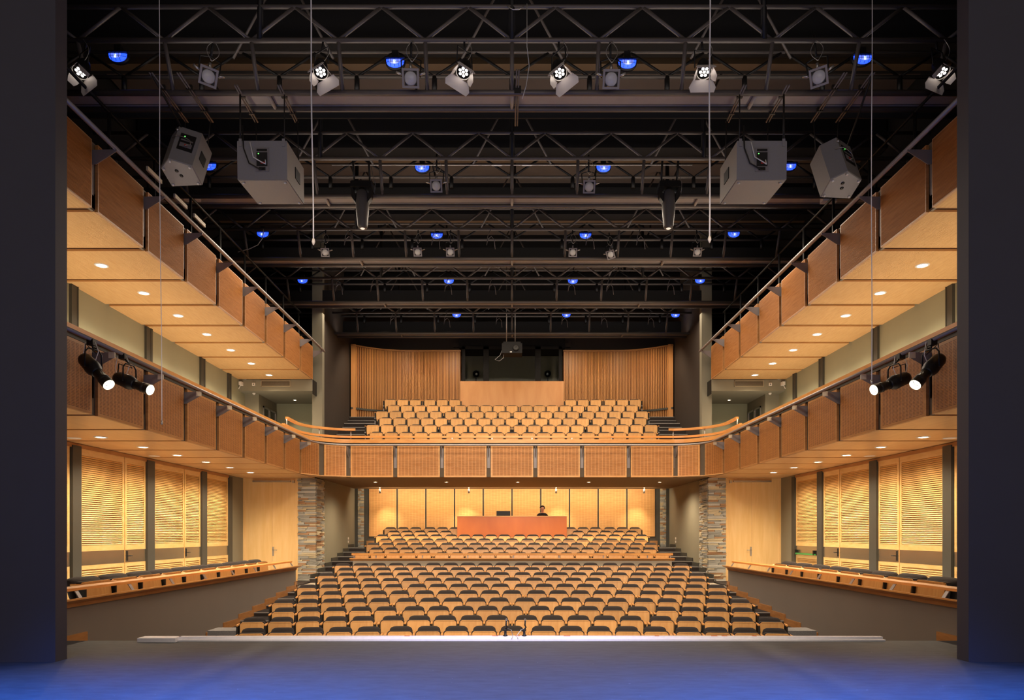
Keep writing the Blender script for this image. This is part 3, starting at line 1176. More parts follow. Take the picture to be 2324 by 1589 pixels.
# cross rail in front of the rear stalls
cr = struct_root('wall_cross_parapet')
mb = MB()
mb.prism([(-5.42, 0), (5.44, 0), (5.44, .70), (-5.42, .70)], lambda u, v, t: (u, t, v), 24.0, 24.1)
mb.obj('parapet_wall', 'landing', cr)
mb = MB()
mb.prism([(23.86, .755), (23.86, .775), (24.16, .775), (24.16, .69), (23.98, .69)], lambda u, v, t: (t, u, v), -5.50, 5.52)
mb.obj('ledge', 'beech_rail', cr)
rl = thing('cross_handrail', 'pale beech handrail across the hall in front of the rear stalls', 'handrail')
MB().box(-5.44, 5.46, 23.9, 23.98, .875, .945).obj('rail', 'beech_rail', rl)
for x in (-5.36, -4.62, -3.04, -1.5, .05, 1.6, 3.1, 4.6, 5.38):
    MB().box(x - .02, x + .02, 23.93, 23.96, .775, .875).obj('support_bar', 'rail_metal', rl)

for k in range(7):
    mb = MB()
    mb.box(-5.6, 5.6, QY[k] - .45, 31.42, (QZ[k - 1] if k else -.19) - .02, QZ[k])
    struct('floor_rear_terrace', mb, 'carpet')
    for s in (-1, 1):
        b = struct_root('floor_rear_step')
        MB().box(s * 5.6, s * 6.94, QY[k] - .5, QY[k] + .445 if k < 6 else 31.42, LAND - .3, QZ[k]).obj('tread', 'carpet', b)
        MB().box(s * 5.6, s * 6.94, QY[k] - .512, QY[k] - .46, QZ[k] - .022, QZ[k] + .004).obj('nosing', 'nosing', b)
        MB().box(s * 6.90, s * 6.935, QY[k] - .5, QY[k] + .45, QZ[k], QZ[k] + .14).obj('skirting_board', 'dark_post', b)
for s in (-1, 1):
    box_struct('trim_rear_end_%s' % SIDE[s], 'trim_oak', s * 5.75, s * 6.4, 31.0, 31.42, QZ[6], QZ[6] + .28)
for k in range(6):
    mb = MB()
    mb.box(-6.92, 6.92, BY[k] - .45, 31.4, (BZ[k - 1] if k else 3.8), BZ[k])
    struct('floor_balcony_terrace', mb, 'carpet')
    for s in (-1, 1):
        b = struct_root('floor_balcony_step')
        if k:
            MB().box(s * 5.62, s * 6.9, BY[k] - .75, BY[k] - .45, BZ[k - 1], BZ[k] - .21).obj('tread', 'carpet', b)
            MB().box(s * 5.62, s * 6.9, BY[k] - .762, BY[k] - .72, BZ[k] - .23, BZ[k] - .206).obj('nosing', 'nosing', b)
        MB().box(s * 5.62, s * 6.9, BY[k] - .462, BY[k] - .42, BZ[k] - .02, BZ[k] + .004).obj('nosing', 'nosing', b)


# ------------------------------------------------------------------ theatre seats
def seat_outline(wt, wm, wb, z0, z1, z2, r=.045, n=4):
    pts = []
    pts.append((-wb / 2, z0))
    pts.append((wb / 2, z0))
    pts.append((wm / 2, z1))
    for i in range(n + 1):
        a = PI / 2 * i / n
        pts.append((wt / 2 - r + r * math.cos(a), z2 - r + r * math.sin(a)))
    for i in range(n + 1):
        a = PI / 2 + PI / 2 * i / n
        pts.append((-wt / 2 + r + r * math.cos(a), z2 - r + r * math.sin(a)))
    pts.append((-wm / 2, z1))
    return pts


def make_seat_meshes(pitch, w, kb=1.0, kt=1.0, up=0.0):
    """all meshes sit on the floor at z = 0, the seat faces -Y, the pan is folded up"""
    me = {}
    lean = .13
    fn = lambda u, v, t: (u, t + (v - .4) * lean, v)
    mb = MB()
    mb.prism(seat_outline(w, w * .97, w * .70, .37, .50, .798), fn, 0, .022, 0)
    # front lip along the folded edge, shaped to catch a highlight
    mb.prism([(-w / 2 + .03, .785), (w / 2 - .03, .785), (w / 2 - .04, .803), (-w / 2 + .04, .803)], fn, -.012, .02, 0)
    # upholstered underside facing the back
    mb.prism(seat_outline(w + .026, w * 1.02, w * .74, .355, .49, .812), fn, .022, .10, 1)
    me['seat_pan'] = mb.mesh('seat_pan', ['beech', 'black_fabric'])
    mb = MB()
    rings = []
    for z, hw, th in ((.42, w * .47, .03), (.55, w * .49, .05), (.72, w * .49, .06), (.795, w * .485, .058), (.832, w * .46, .05), (.858, w * .41, .04), (.874, w * .33, .024), (.879, w * .24, .010)):
        hw, th = hw * kb, th * kt
        ring = []
        for j in range(16):
            a = 2 * PI * j / 16
            c, s_ = math.cos(a), math.sin(a)
            e = .55
            x = hw * math.copysign(abs(c) ** e, c)
            y = th * math.copysign(abs(s_) ** .8, s_)
            ring.append((x, .20 + y + (z - .42) * .24, z))
        rings.append(ring)
    mb.loft(rings)
    me['backrest'] = mb.mesh('backrest', 'black_fabric')
    mb = MB()
    rings = []
    for y, hh, zc in ((-.045, .006, .752), (-.04, .018, .752), (-.02, .024, .754), (.06, .022, .756), (.24, .018, .758)):
        ring = []
        for j in range(8):
            a = 2 * PI * j / 8
            ring.append((.026 * math.cos(a) * min(1, hh / .016), y, zc + hh * math.sin(a)))
        rings.append(ring)
    mb.loft(rings)
    me['armrest'] = mb.mesh('armrest', 'beech_rail')
    mb = MB()
    mb.box(-.017, .017, -.03, .13, .40, .736, 0)
    mb.box(-.019, .019, -.052, -.03, .50, .53, 2)
    mb.box(-.015, .015, -.03, .06, .02, .41, 1)
    mb.box(-.025, .025, -.06, .14, 0, .02, 0)
    me['stanchion'] = mb.mesh('stanchion', ['dark_metal', 'rail_metal', 'silver'])
    return me


SEAT = make_seat_meshes(.54, .462)
BOXSEAT = make_seat_meshes(.94, .87, 1.1, 2.0)


def seat_proto(name, label, me, pitch, both, group):
    t = thing(name, label, 'seat', (0, 0, 0), 0, group)
    put('seat_pan', me['seat_pan'], t)
    put('backrest', me['backrest'], t)
    for x in ((-pitch / 2, pitch / 2) if both else (-pitch / 2,)):
        put('armrest', me['armrest'], t, (x, 0, 0))
        put('stanchion', me['stanchion'], t, (x, 0, 0))
    return t


B = 2.77
EVEN = [[-2 * B + .035, 5], [-B + .035, 5], [.035, 5], [B + .035, 5]]
ODD = [[-5.20, 5], [-2.43, 5], [.34, 5], [3.11, 4]]
PX = .54


def row_xs(blocks):
    out = []
    for x0, n in blocks:
        for i in range(n):
            out.append((x0 + PX / 2 + PX * i, i == n - 1))
    return out


protos = {}


def place_seat(name, x, y, z, rz, last, label, group):
    key = (name, last)
    if key not in protos:
        t = seat_proto(name, label, SEAT, PX, last, group)
        t.location = (x, y, z)
        t.rotation_euler = (0, 0, rz)
        protos[key] = t
        return t
    return dup(protos[key], (x, y, z), (0, 0, rz), label, group)


rs = random.Random(3)
for k in range(10):
    row = row_xs(ODD if k % 2 == 0 else EVEN)
    for i, (x, last) in enumerate(row):
        y = RY[k] - sag(x, RAD)
        place_seat('stalls_seat', x, y, RZ[k], -x / RAD + rs.uniform(-.006, .006), last,
                   'black-backed flip-up seat, %s from the left in the %s stalls row from the stage' % (ORD[i], ORD[k]),
                   'front stalls seats')
for k in range(7):
    if k == 6:
        row = row_xs([[-2 * B + .035, 3], [-2 * B + .105 + 3 * PX, 3], [2.26, 3], [2.33 + 3 * PX, 3]])
    elif k == 5:
        row = [p for p in row_xs(ODD) if p[0] < -2.5 or p[0] > 2.45]
    else:
        row = row_xs(EVEN if k % 2 == 0 else ODD)
    for i, (x, last) in enumerate(row):
        place_seat('tiered_seat', x, QY[k] - sag(x, 90), QZ[k], -x / 90, last,
                   'black-backed flip-up seat, %s from the left in the %s row behind the cross rail' % (ORD[i], ORD[k]),
                   'rear stalls seats')
for k in range(6):
    if k == 5:
        row = row_xs([[-2 * B + .035, 3], [-2 * B + .105 + 3 * PX, 3], [2.26, 3], [2.33 + 3 * PX, 3]])
    else:
        row = row_xs(ODD if k % 2 == 0 else EVEN)
    for i, (x, last) in enumerate(row):
        place_seat('balcony_seat', x, BY[k] - sag(x, 120), BZ[k], -x / 120, last,
                   'wooden flip-up seat, %s from the left in the %s balcony row from the front' % (ORD[i], ORD[k]),
                   'balcony seats')
bp = {}
for s, ys in ((-1, [12.75 + .94 * i for i in range(10)]), (1, [12.65 + 1.01 * i for i in range(8)])):
    for i, y in enumerate(ys):
        lab = 'wide black seat in the %s side box, %s from the stage' % (SIDE[s], ORD[i])
        loc = (s * 7.46, y, -.05)
        rot = (0, 0, PI / 2 if s < 0 else -PI / 2)
        if not bp:
            t = seat_proto('box_chair', lab, BOXSEAT, .90, False, 'side box seats')
            t.location, t.rotation_euler = loc, rot
            bp['a'] = t
        else:
            dup(bp['a'], loc, rot, lab, 'side box seats')

# ------------------------------------------------------------------ rear wall panels, desk, monitor, person
wp = struct_root('wall_back_panels')
for i in range(10):
    x0 = -6.39 + 1.278 * i
    path_panel([(x0 + .035, 31.36), (x0 + 1.243, 31.36)], 1.49, 3.62, .05, .035, -1).obj('wall_panel', ['wall_lattice', 'panel_edge'], wp)
box_struct('wall_back_lining', 'dark_post', -6.42, 6.42, 31.405, 31.42, 1.0, 3.6)

d = thing('control_desk', 'orange cherry-wood control desk in the middle of the rear stalls', 'desk', (0, 28.95, QZ[4]))
MB().box(-2.25, 2.25, 0, .05, 0, 2.31 - QZ[4]).obj('front_panel', 'desk_cherry', d)
MB().box(-2.27, 2.27, -.02, .35, 2.31 - QZ[4], 2.345 - QZ[4]).obj('top_ledge', 'panel_edge', d)
for sx in (-1, 1):
    MB().box(sx * 2.25, sx * 2.21, .05, 1.25, QZ[5] - QZ[4] - .158, 2.31 - QZ[4]).obj('side_panel', 'desk_cherry', d)
MB().box(-2.2, 2.2, .3, .95, 1.35, 1.39).obj('worktop', 'panel_edge', d)

mz = 1.39 + QZ[4]
mo = thing('monitor', 'dark computer monitor standing on the control desk', 'monitor', (-.36, 29.55, mz))
MB().box(-.29, .29, -.02, .02, .12, 2.56 - mz).obj('screen', 'black_metal', mo)
mb = MB()
mb.box(-.03, .03, -.035, -.015, .0, .3)
mb.box(-.12, .12, -.08, .1, 0, .015)
mb.obj('stand', 'dark_metal', mo)


def person():
    base = Vector((1.30, 30.22, QZ[6]))
    v = {}
    order = []
    edges = []

    def P(n, x, y, z, r):
        v[n] = len(order)
        order.append((x, y, z, r))

    def E(a, b):
        edges.append((v[a], v[b]))
    P('pelvis', 0, 0, .92, .135)
    P('waist', 0, .0, 1.08, .125)
    P('chest', 0, -.02, 1.28, .15)
    P('upper', 0, -.02, 1.40, .12)
    P('neck', 0, -.03, 1.50, .052)
    P('jaw', 0, -.055, 1.585, .066)
    P('head', 0, -.045, 1.665, .092)
    P('crown', 0, -.035, 1.735, .07)
    for a, b in (('pelvis', 'waist'), ('waist', 'chest'), ('chest', 'upper'), ('upper', 'neck'), ('neck', 'jaw'), ('jaw', 'head'), ('head', 'crown')):
        E(a, b)
    for s, n in ((-1, 'l'), (1, 'r')):
        P('sh' + n, s * .185, -.02, 1.40, .062)
        P('el' + n, s * .25, -.10, 1.14, .046)
        P('wr' + n, s * .16, -.33, 1.10, .030)
        P('pa' + n, s * .14, -.40, 1.10, .034)
        for a, b in (('upper', 'sh' + n), ('sh' + n, 'el' + n), ('el' + n, 'wr' + n), ('wr' + n, 'pa' + n)):
            E(a, b)
        for f, (dx, L) in enumerate(((-.030, .060), (-.011, .075), (.010, .07), (.030, .055))):
            P('f%d%s' % (f, n), s * .14 + dx, -.40 - L * .6, 1.102, .010)
            P('g%d%s' % (f, n), s * .14 + dx * 1.2, -.40 - L, 1.09, .008)
            E('pa' + n, 'f%d%s' % (f, n))
            E('f%d%s' % (f, n), 'g%d%s' % (f, n))
        P('t' + n, s * .10, -.385, 1.105, .010)
        P('u' + n, s * .085, -.415, 1.10, .009)
        E('wr' + n, 't' + n)
        E('t' + n, 'u' + n)
        P('hip' + n, s * .095, 0, .86, .095)
        P('kn' + n, s * .10, -.02, .48, .06)
        P('an' + n, s * .11, .02, .09, .042)
        P('to' + n, s * .125, -.15, .04, .036)
        for a, b in (('pelvis', 'hip' + n), ('hip' + n, 'kn' + n), ('kn' + n, 'an' + n), ('an' + n, 'to' + n)):
            E(a, b)
    me = bpy.data.meshes.new('person_body')
    me.from_pydata([p[:3] for p in order], edges, [])
    o = bpy.data.objects.new('person_tmp', me)
    COL.objects.link(o)
    md = o.modifiers.new('skin', 'SKIN')
    for i, sv in enumerate(me.skin_vertices[0].data):
        sv.radius = (order[i][3], order[i][3])
        sv.use_root = (i == 0)
    ss = o.modifiers.new('sub', 'SUBSURF')
    ss.levels = ss.render_levels = 2
    dg = bpy.context.evaluated_depsgraph_get()
    me2 = bpy.data.meshes.new_from_object(o.evaluated_get(dg))
    bpy.data.objects.remove(o)
    for m in ('black_shirt', 'skin'):
        me2.materials.append(M[m])
    for p in me2.polygons:
        c = p.center
        p.use_smooth = True
        p.material_index = 1 if (c.z > 1.475 or (c.y < -.30 and c.z > 1.0)) else 0
    t = thing('person', 'person with dark curly hair and black shirt standing behind the control desk', 'person', base, 0)
    put('body', me2, t)
    mb = MB()
    rr = random.Random(5)
    for i in range(60):
        a = rr.uniform(0, 2 * PI)
        e = rr.uniform(-.15, 1.45)
        q = Vector((math.cos(a) * math.cos(e), math.sin(a) * math.cos(e), math.sin(e)))
        if q.y < -.3 and q.z < .68:
            continue
        c = Vector((0, -.02, 1.685)) + Vector((q.x * .092, q.y * .105, q.z * .095))
        mb.lathe([(-.028, .001), (-.02, .024), (0, .032), (.02, .024), (.028, .001)], c, q, 6)
    mb.obj('hair', 'hair', t)
    mb = MB()
    for sx in (-1, 1):
        mb.lathe([(-.008, .001), (0, .010), (.008, .001)], (sx * .034, -.135, 1.672), (0, -1, 0), 6)
    mb.obj('eyes', 'hair', t)
    mb = MB()
    mb.poly([(0, -.13, 1.675), (0, -.15, 1.645), (0, -.155, 1.632), (0, -.132, 1.626)], .012, 6)
    for sx in (-1, 1):
        mb.lathe([(-.01, .004), (0, .026), (.01, .004)], (sx * .092, -.03, 1.655), (1, .2, 0), 8)
    mb.obj('face_features', 'skin', t)
    mb = MB()
    mb.poly([(-.024, -.118, 1.596), (0, -.124, 1.594), (.024, -.118, 1.596)], .006, 6)
    mb.obj('mouth', 'desk_cherry', t)


person()

# ------------------------------------------------------------------ balcony rear: slatted curved walls, booth front, window


def slat_y(x):
    a = max(0, abs(x) - 4.6)
    return 31.0 - 1.0 * (a / 2.25) ** 2


def slat_top(x):
    return 9.64


smesh = MB().box(-.019, .019, 0, .05, 0, 3.2).mesh('slat', 'slat_wood')
for s in (-1, 1):
    w = struct_root('wall_slats_%s' % SIDE[s])
    pts = [(s * (2.25 + 4.6 * i / 24), slat_y(2.25 + 4.6 * i / 24) + .07) for i in range(25)]
    mb = MB()
    sweep_rect(mb, pts, .04, 6.4, 9.66)
    mb.obj('slat_backing', 'slat_gap', w)
    n = 68
    for i in range(n):
        x = 2.29 + (6.67 - 2.29) * (i + .5) / n
        dy = (slat_y(x + .02) - slat_y(x - .02)) / .04
        put('slat', smesh, w, (s * x, slat_y(x), 6.42), (0, 0, math.atan2(dy * s, 1)))
    sweep_rect(MB(), [(x, y - .04) for x, y in pts], .14, 9.62, 9.68).obj('top_cap', 'trim_oak', w)
    sweep_rect(MB(), [(s * (5.3 + 1.55 * i / 8), slat_y(5.3 + 1.55 * i / 8) - .03) for i in range(9)], .05, 6.92, 7.0).obj('dado_rail', 'dark_post', w)
    MB().box(s * 6.66, s * 6.86, slat_y(6.8) - .04, slat_y(6.8) + .12, 5.6, 9.68).obj('end_board', 'booth_front', w)

box_struct('wall_booth_front', 'booth_front', -2.27, 2.27, 30.82, 30.92, 6.3, 8.28)
win = struct_root('window_1')
mb = MB()
for x0, x1 in ((-2.2, -2.06), (-1.26, -1.02), (1.02, 1.26), (2.06, 2.2)):
    mb.box(x0, x1, 31.0, 31.08, 8.2, 9.85)
mb.box(-2.2, 2.2, 31.0, 31.08, 9.72, 9.86)
mb.box(-2.2, 2.2, 30.95, 31.08, 8.2, 8.31)
mb.obj('window_frame', 'black_wall', win)
for x0, x1 in ((-2.06, -1.26), (-1.02, 1.02), (1.26, 2.06)):
    MB().box(x0, x1, 31.03, 31.045, 8.3, 9.73).obj('pane', 'booth_glass', win)
box_struct('wall_booth_inside', 'taupe_wall', -2.6, 2.6, 32.9, 33.1, 7.4, 10.4)
box_struct('floor_booth', 'carpet', -2.6, 2.6, 30.95, 33.1, 7.2, 7.4)
box_struct('ceiling_booth', 'dark_wall', -2.6, 2.6, 31.3, 33.1, 9.9, 10.1)
box_struct('wall_booth_left', 'dark_wall', -2.7, -2.5, 31.6, 33.1, 7.4, 10.1)
box_struct('wall_booth_right', 'dark_wall', 2.5, 2.7, 31.6, 33.1, 7.4, 10.1)
for s, lab in ((-1, 'dark follow spot behind the left pane of the booth window'), (1, 'dark tilted follow spot behind the right pane of the booth window')):
    g = thing('follow_spot', lab, 'spotlight', (s * 1.62, 31.9, 7.4))
    MB().lathe([(-.35, .1), (-.3, .15), (.1, .15), (.14, .11), (.4, .11), (.41, .001)], (0, 0, 1.45), (-.1 * s, -1, -.25), 12).obj('body', 'black_metal', g)
    mb = MB()
    mb.tube((0, 0, 0), (0, 0, 1.25), .03)
    for a in range(3):
        mb.tube((0, 0, .5), (.3 * math.cos(a * 2.1), .3 * math.sin(a * 2.1), 0), .015)
    mb.obj('tripod', 'black_metal', g)
    MB().lathe([(0, .06), (.01, .001)], (-.035 * s, -.39, 1.35), (-.1 * s, -1, -.25), 10).obj('lens', 'lens_grey', g)
g = thing('ceiling_disc', 'pale round loudspeaker in the booth ceiling behind the window', 'speaker', (.0, 32.3, 9.88))
MB().lathe([(0, .28), (.02, .27), (.025, .001)], (0, 0, .02), (0, 0, -1), 16).obj('grille', 'white_plastic', g)

# ------------------------------------------------------------------ lighting bridges (trusses with catwalk)
Z_A, Z_C, Z_D, Z_E, Z_F = [EYE + h for h in (7.82, 8.52, 9.10, 8.84, 9.32)]
NTH = ['first', 'second', 'third', 'fourth', 'fifth']
for i, Y in enumerate(TY):
    t = thing('lighting_bridge', 'dark tubular lighting bridge across the roof, %s from the stage' % NTH[i], 'truss', (0, 0, 0), 0, 'lighting bridges')
    XE = 9.5
    yc, ye = Y - .33, Y + 1.14
    for (y, z, r) in ((Y, Z_A, .05), (Y + .49, Z_A, .045), (yc, Z_C, .042), (yc, Z_D, .036), (ye, Z_E, .036), (ye, Z_F, .03)):
        MB().tube((-XE, y, z), (XE, y, z), r, 10).obj('chord', 'truss_metal', t)
    MB().tube((-XE, Y + .40, Z_A + .05), (XE, Y + .40, Z_A + .05), .014, 6).obj('conduit', 'truss_metal', t)
    me_post = me_dl = None
    for k in range(-6, 7):
        x = 1.5 * k
        MB().tube((x, Y, Z_A), (x, yc, Z_C), .036, 8).obj('post', 'truss_metal', t)
        MB().tube((x, ye, Z_E), (x, ye, Z_E - .28), .05, 8).obj('stub', 'black_metal', t)
        for sx in (-1, 1):
            if abs(x + sx * .75) < XE:
                MB().tube((x, yc, Z_C), (x + sx * .75, yc, Z_D), .03, 6).obj('diagonal', 'truss_metal', t)
                MB().tube((x, ye, Z_E), (x + sx * .75, ye, Z_F + .02), .026, 6).obj('diagonal', 'black_metal', t)
    for x in (0, -4.35, 4.35):
        MB().tube((x, Y, Z_A + .01), (x, Y + .49, Z_A + .01), .035, 8).obj('cross_bar', 'catwalk_paint', t)
        MB().tube((x, yc, Z_C), (x, yc + .05, 12.5), .055, 8).obj('hanger', 'black_metal', t)
        for sx in (-1, 1):
            MB().tube((x, Y + .9, 12.4), (x + sx * .95, Y + .9, Z_E + .2), .025, 6).obj('brace', 'truss_metal', t)
    for a, b in zip((-9.45, -4.32, .03), (-4.38, -.03, 4.32)):
        MB().box(a, b, Y + .03, Y + .46, Z_A + .04, Z_A + .06).obj('walkway_panel', 'catwalk_paint', t)
    MB().box(4.38, 9.45, Y + .03, Y + .46, Z_A + .04, Z_A + .06).obj('walkway_panel', 'catwalk_paint', t)
    # black masking plates at the back of the bridge
    MB().box(-9.4, 9.4, ye + .2, ye + .24, Z_A + .35, Z_E - .15).obj('masking_plate', 'beam_paint', t)
    # steel tension cable on the second bridge
    if i == 1:
        MB().tube((-4.2, Y + .1, Z_A + .78), (4.2, Y + .1, Z_A + .78), .012, 6).obj('tension_cable', 'silver', t)
        for x in (-.35, .35):
            MB().lathe([(-.15, .004), (-.1, .022), (.1, .022), (.15, .004)], (x, Y + .1, Z_A + .78), (1, 0, 0), 8).obj('turnbuckle', 'silver', t)


def loop(c, w, h, sgn=1, n=10):
    return [(c[0] + sgn * w * math.sin(PI * k / n), c[1], c[2] - h * k / n) for k in range(n + 1)]


# LED washes with barn doors ------------------------------------------------
def led_par(name, loc, yaw, roll, label, hang):
    g = thing(name, label, 'stage light', loc, 0, 'lit washes on the first bridge')
    d = Vector((math.sin(yaw) * .35, -.42, -.90)).normalized()
    zz = -d
    yy = (Vector((0, 1, 0)) - zz * zz.y).normalized()
    xx = yy.cross(zz)
    q = Matrix((xx, yy, zz)).transposed() @ Matrix.Rotation(roll, 3, 'Z')

    def L(x, y, z):
        return q @ Vector((x, y, z))
    mb = MB()
    mb.lathe([(-.02, .118), (.02, .12), (.16, .11), (.24, .08), (.26, .02)], (0, 0, 0), -d, 16)
    mb.obj('housing', 'black_metal', g)
    mb = MB()
    mb.lathe([(-.035, .128), (-.03, .128), (-.015, .112), (-.012, .10)], (0, 0, 0), -d, 18, caps=False)
    mb.obj('front_ring', 'silver', g)
    ln = MB()
    for k in range(7):
        r = 0 if k == 0 else .062
        a = k * PI / 3
        c = L(r * math.cos(a), r * math.sin(a), -.016)
        ln.lathe([(0, .028), (.008, .022), (.012, .001)], c, d, 8)
    ln.obj('led_cluster', 'led_lens', g)
    for k, (w0, w1, ln_) in enumerate(((.33, .46, .20), (.20, .17, .17), (.20, .17, .17), (.26, .34, .10))):
        a = (PI / 2, 0, PI, -PI / 2)[k]
        rot = Matrix.Rotation(a + PI / 2, 3, 'Z')
        op = R((34, 22, 22, 12)[k])
        pts = []
        for (x, t) in ((-w0 / 2, 0), (w0 / 2, 0), (w1 / 2, ln_ * .6), (w1 / 2 - .03, ln_), (-w1 / 2 + .03, ln_), (-w1 / 2, ln_ * .6)):
            p = rot @ Vector((x, -.125 - t * math.sin(op), -.03 - t * math.cos(op)))
            pts.append(p)
        mb = MB()
        b0 = len(mb.v)
        nrm = (pts[1] - pts[0]).cross(pts[2] - pts[0]).normalized() * .003
        mb.v += [tuple(q @ (p + nrm)) for p in pts] + [tuple(q @ (p - nrm)) for p in pts]
        mb.face(range(6))
        mb.face(range(11, 5, -1))
        for j in range(6):
            j2 = (j + 1) % 6
            mb.face((j2, j, j + 6, j2 + 6))
        mb.obj('barn_door', 'flap_metal', g)
    mb = MB()
    c = Vector(-d) * .1
    side = q @ Vector((.15, 0, 0))
    top = Vector((0, hang[1] * .5, hang[2] * .55))
    mb.poly([c + side, c + side * .9 + top, c - side * .9 + top, c - side], .012, 6)
    mb.poly([c + top, Vector(hang)], .018, 6)
    mb.obj('yoke', 'black_metal', g)
    MB().poly(loop((.04, 0, .55), .10, .40), .006, 5).obj('safety_cable', 'silver', g)
    return g


pars = [(183, 172, -.2, -.55), (728, 172, .3, -.38), (1052, 172, -.35, .48), (1270, 174, .35, -.6), (1598, 172, -.1, -.05), (2137, 172, .3, .42)]
Yp = 12.02
for n, (x, y, yaw, roll) in enumerate(pars):
    loc = (px(x, Yp), Yp, pz(y - 10, Yp))
    led_par('led_wash', loc, yaw, roll, 'lit barn-door wash light, %s from the left on the first bridge' % ORD[n], (0, TY[0] - .33 - Yp, Z_C - loc[2]))
    light('wash_lamp', 'SPOT', (loc[0], loc[1] - .25, loc[2] - .22), 60, (1, .85, .72), (loc[0] + yaw * 4, 6.5, 0), size=.08, angle=70, blend=.6)


# unlit fresnels ------------------------------------------------------------------
def fresnel_proto():
    g = thing('fresnel_spot', 'x', 'stage light')
    d = Vector((0, -.86, -.5)).normalized()
    q = (-d).to_track_quat('Z', 'Y').to_matrix()
    m4 = q.to_4x4()
    mb = MB()
    mb.box(-.10, .10, -.10, .10, .0, .26, 0, m4)
    mb.lathe([(.0, .10), (.26, .10), (.33, .06)], (0, 0, 0), -d, 12)
    mb.obj('housing', 'black_metal', g)
    mb = MB()
    mb.box(-.145, .145, -.145, -.11, -.03, 0, 0, m4)
    mb.box(-.145, .145, .11, .145, -.03, 0, 0, m4)
    mb.box(-.145, -.11, -.11, .11, -.03, 0, 0, m4)
    mb.box(.11, .145, -.11, .11, -.03, 0, 0, m4)
    mb.obj('gel_frame', 'fin_metal', g)
    MB().lathe([(-.01, .118), (.02, .10), (.035, .05), (.04, .001)], (0, 0, 0), d, 18).obj('lens', 'lens_grey', g)
    for sx in (-1, 1):
        mb = MB()
        mb.tube((sx * .11, .02, .06), (sx * .25, -.02, .09), .022, 8)
        mb.obj('tilt_handle', 'silver', g)
    mb = MB()
    mb.poly([(.16, .05, .06), (.17, .08, .36), (0, .09, .42), (-.17, .08, .36), (-.16, .05, .06)], .013, 6)
    mb.tube((0, .09, .42), (0, .1, .82), .02)
    mb.obj('yoke', 'black_metal', g)
    mb = MB()
    mb.lathe([(0, .03), (.09, .022)], (0, .0, .15), (0, -.2, 1), 8)
    mb.obj('cable_gland', 'silver', g)
    MB().poly(loop((0.02, .05, .68), -.10, .36) + [(.0, .04, .32)] + loop((0.02, .05, .68), .10, .36)[::-1], .006, 5).obj('safety_cable', 'silver', g)
    return g


FP = [(0, 473, 174, .5, .12), (0, 932, 178, 0.05, 0), (0, 1387, 180, 0, 0), (0, 1858, 175, -.45, -.1),
      (1, 990, 422, 0, 0), (1, 1337, 424, 0, 0),
      (2, 738, 573, .1, 0), (2, 948, 572, 0, 0), (2, 1022, 572, 0, 0), (2, 1300, 573, 0, 0), (2, 1386, 578, -.5, -.12), (2, 1583, 572, 0, 0)]
fp = None
cnt = {0: 0, 1: 0, 2: 0}
tot = {0: 4, 1: 2, 2: 6}
for (i, x, y, yaw, roll) in FP:
    Y = TY[i] - .42
    lab = 'unlit grey-lensed spot, %s of %s from the left on the %s bridge' % (ORD[cnt[i]], ['', '', 'two', '', 'four', '', 'six'][tot[i]], NTH[i])
    cnt[i] += 1
    loc = (px(x, Y), Y, pz(y, Y))
    sc = (1.0, .93, .80)[i]
    if fp is None:
        fp = fresnel_proto()
        fp.location, fp.rotation_euler = loc, (0, roll, yaw)
        fp['label'] = lab
        fp['group'] = 'unlit spots on the bridges'
        o = fp
    else:
        o = dup(fp, loc, (0, roll, yaw), lab, 'unlit spots on the bridges')
    o.scale = (sc, sc, sc)

# loose safety cables left on the back bridges
for (i, xs) in ((2, (792, 990, 1115, 1340, 1455)), (3, (770, 850, 1018, 1118, 1298, 1385, 1523)), (4, (893, 1015, 1133, 1282, 1372, 1478))):
    for n, x in enumerate(xs):
        Y = TY[i] - .4
        z = Z_C - .42
        X = px(x, Y)
        o = MB().poly([(X - .02, Y + .04, Z_C - .02), (X - .10, Y, z + .2), (X - .13, Y, z - .05), (X - .09, Y, z + .12), (X, Y, z + .2), (X + .08, Y, z + .1), (X + .11, Y, z - .16)], .010, 5).obj('cable_loop', 'fin_metal')
        tag(o, 'loose grey cable loop, %s from the left under the %s bridge' % (ORD[n], NTH[i]), 'cable', 'loose cable loops')


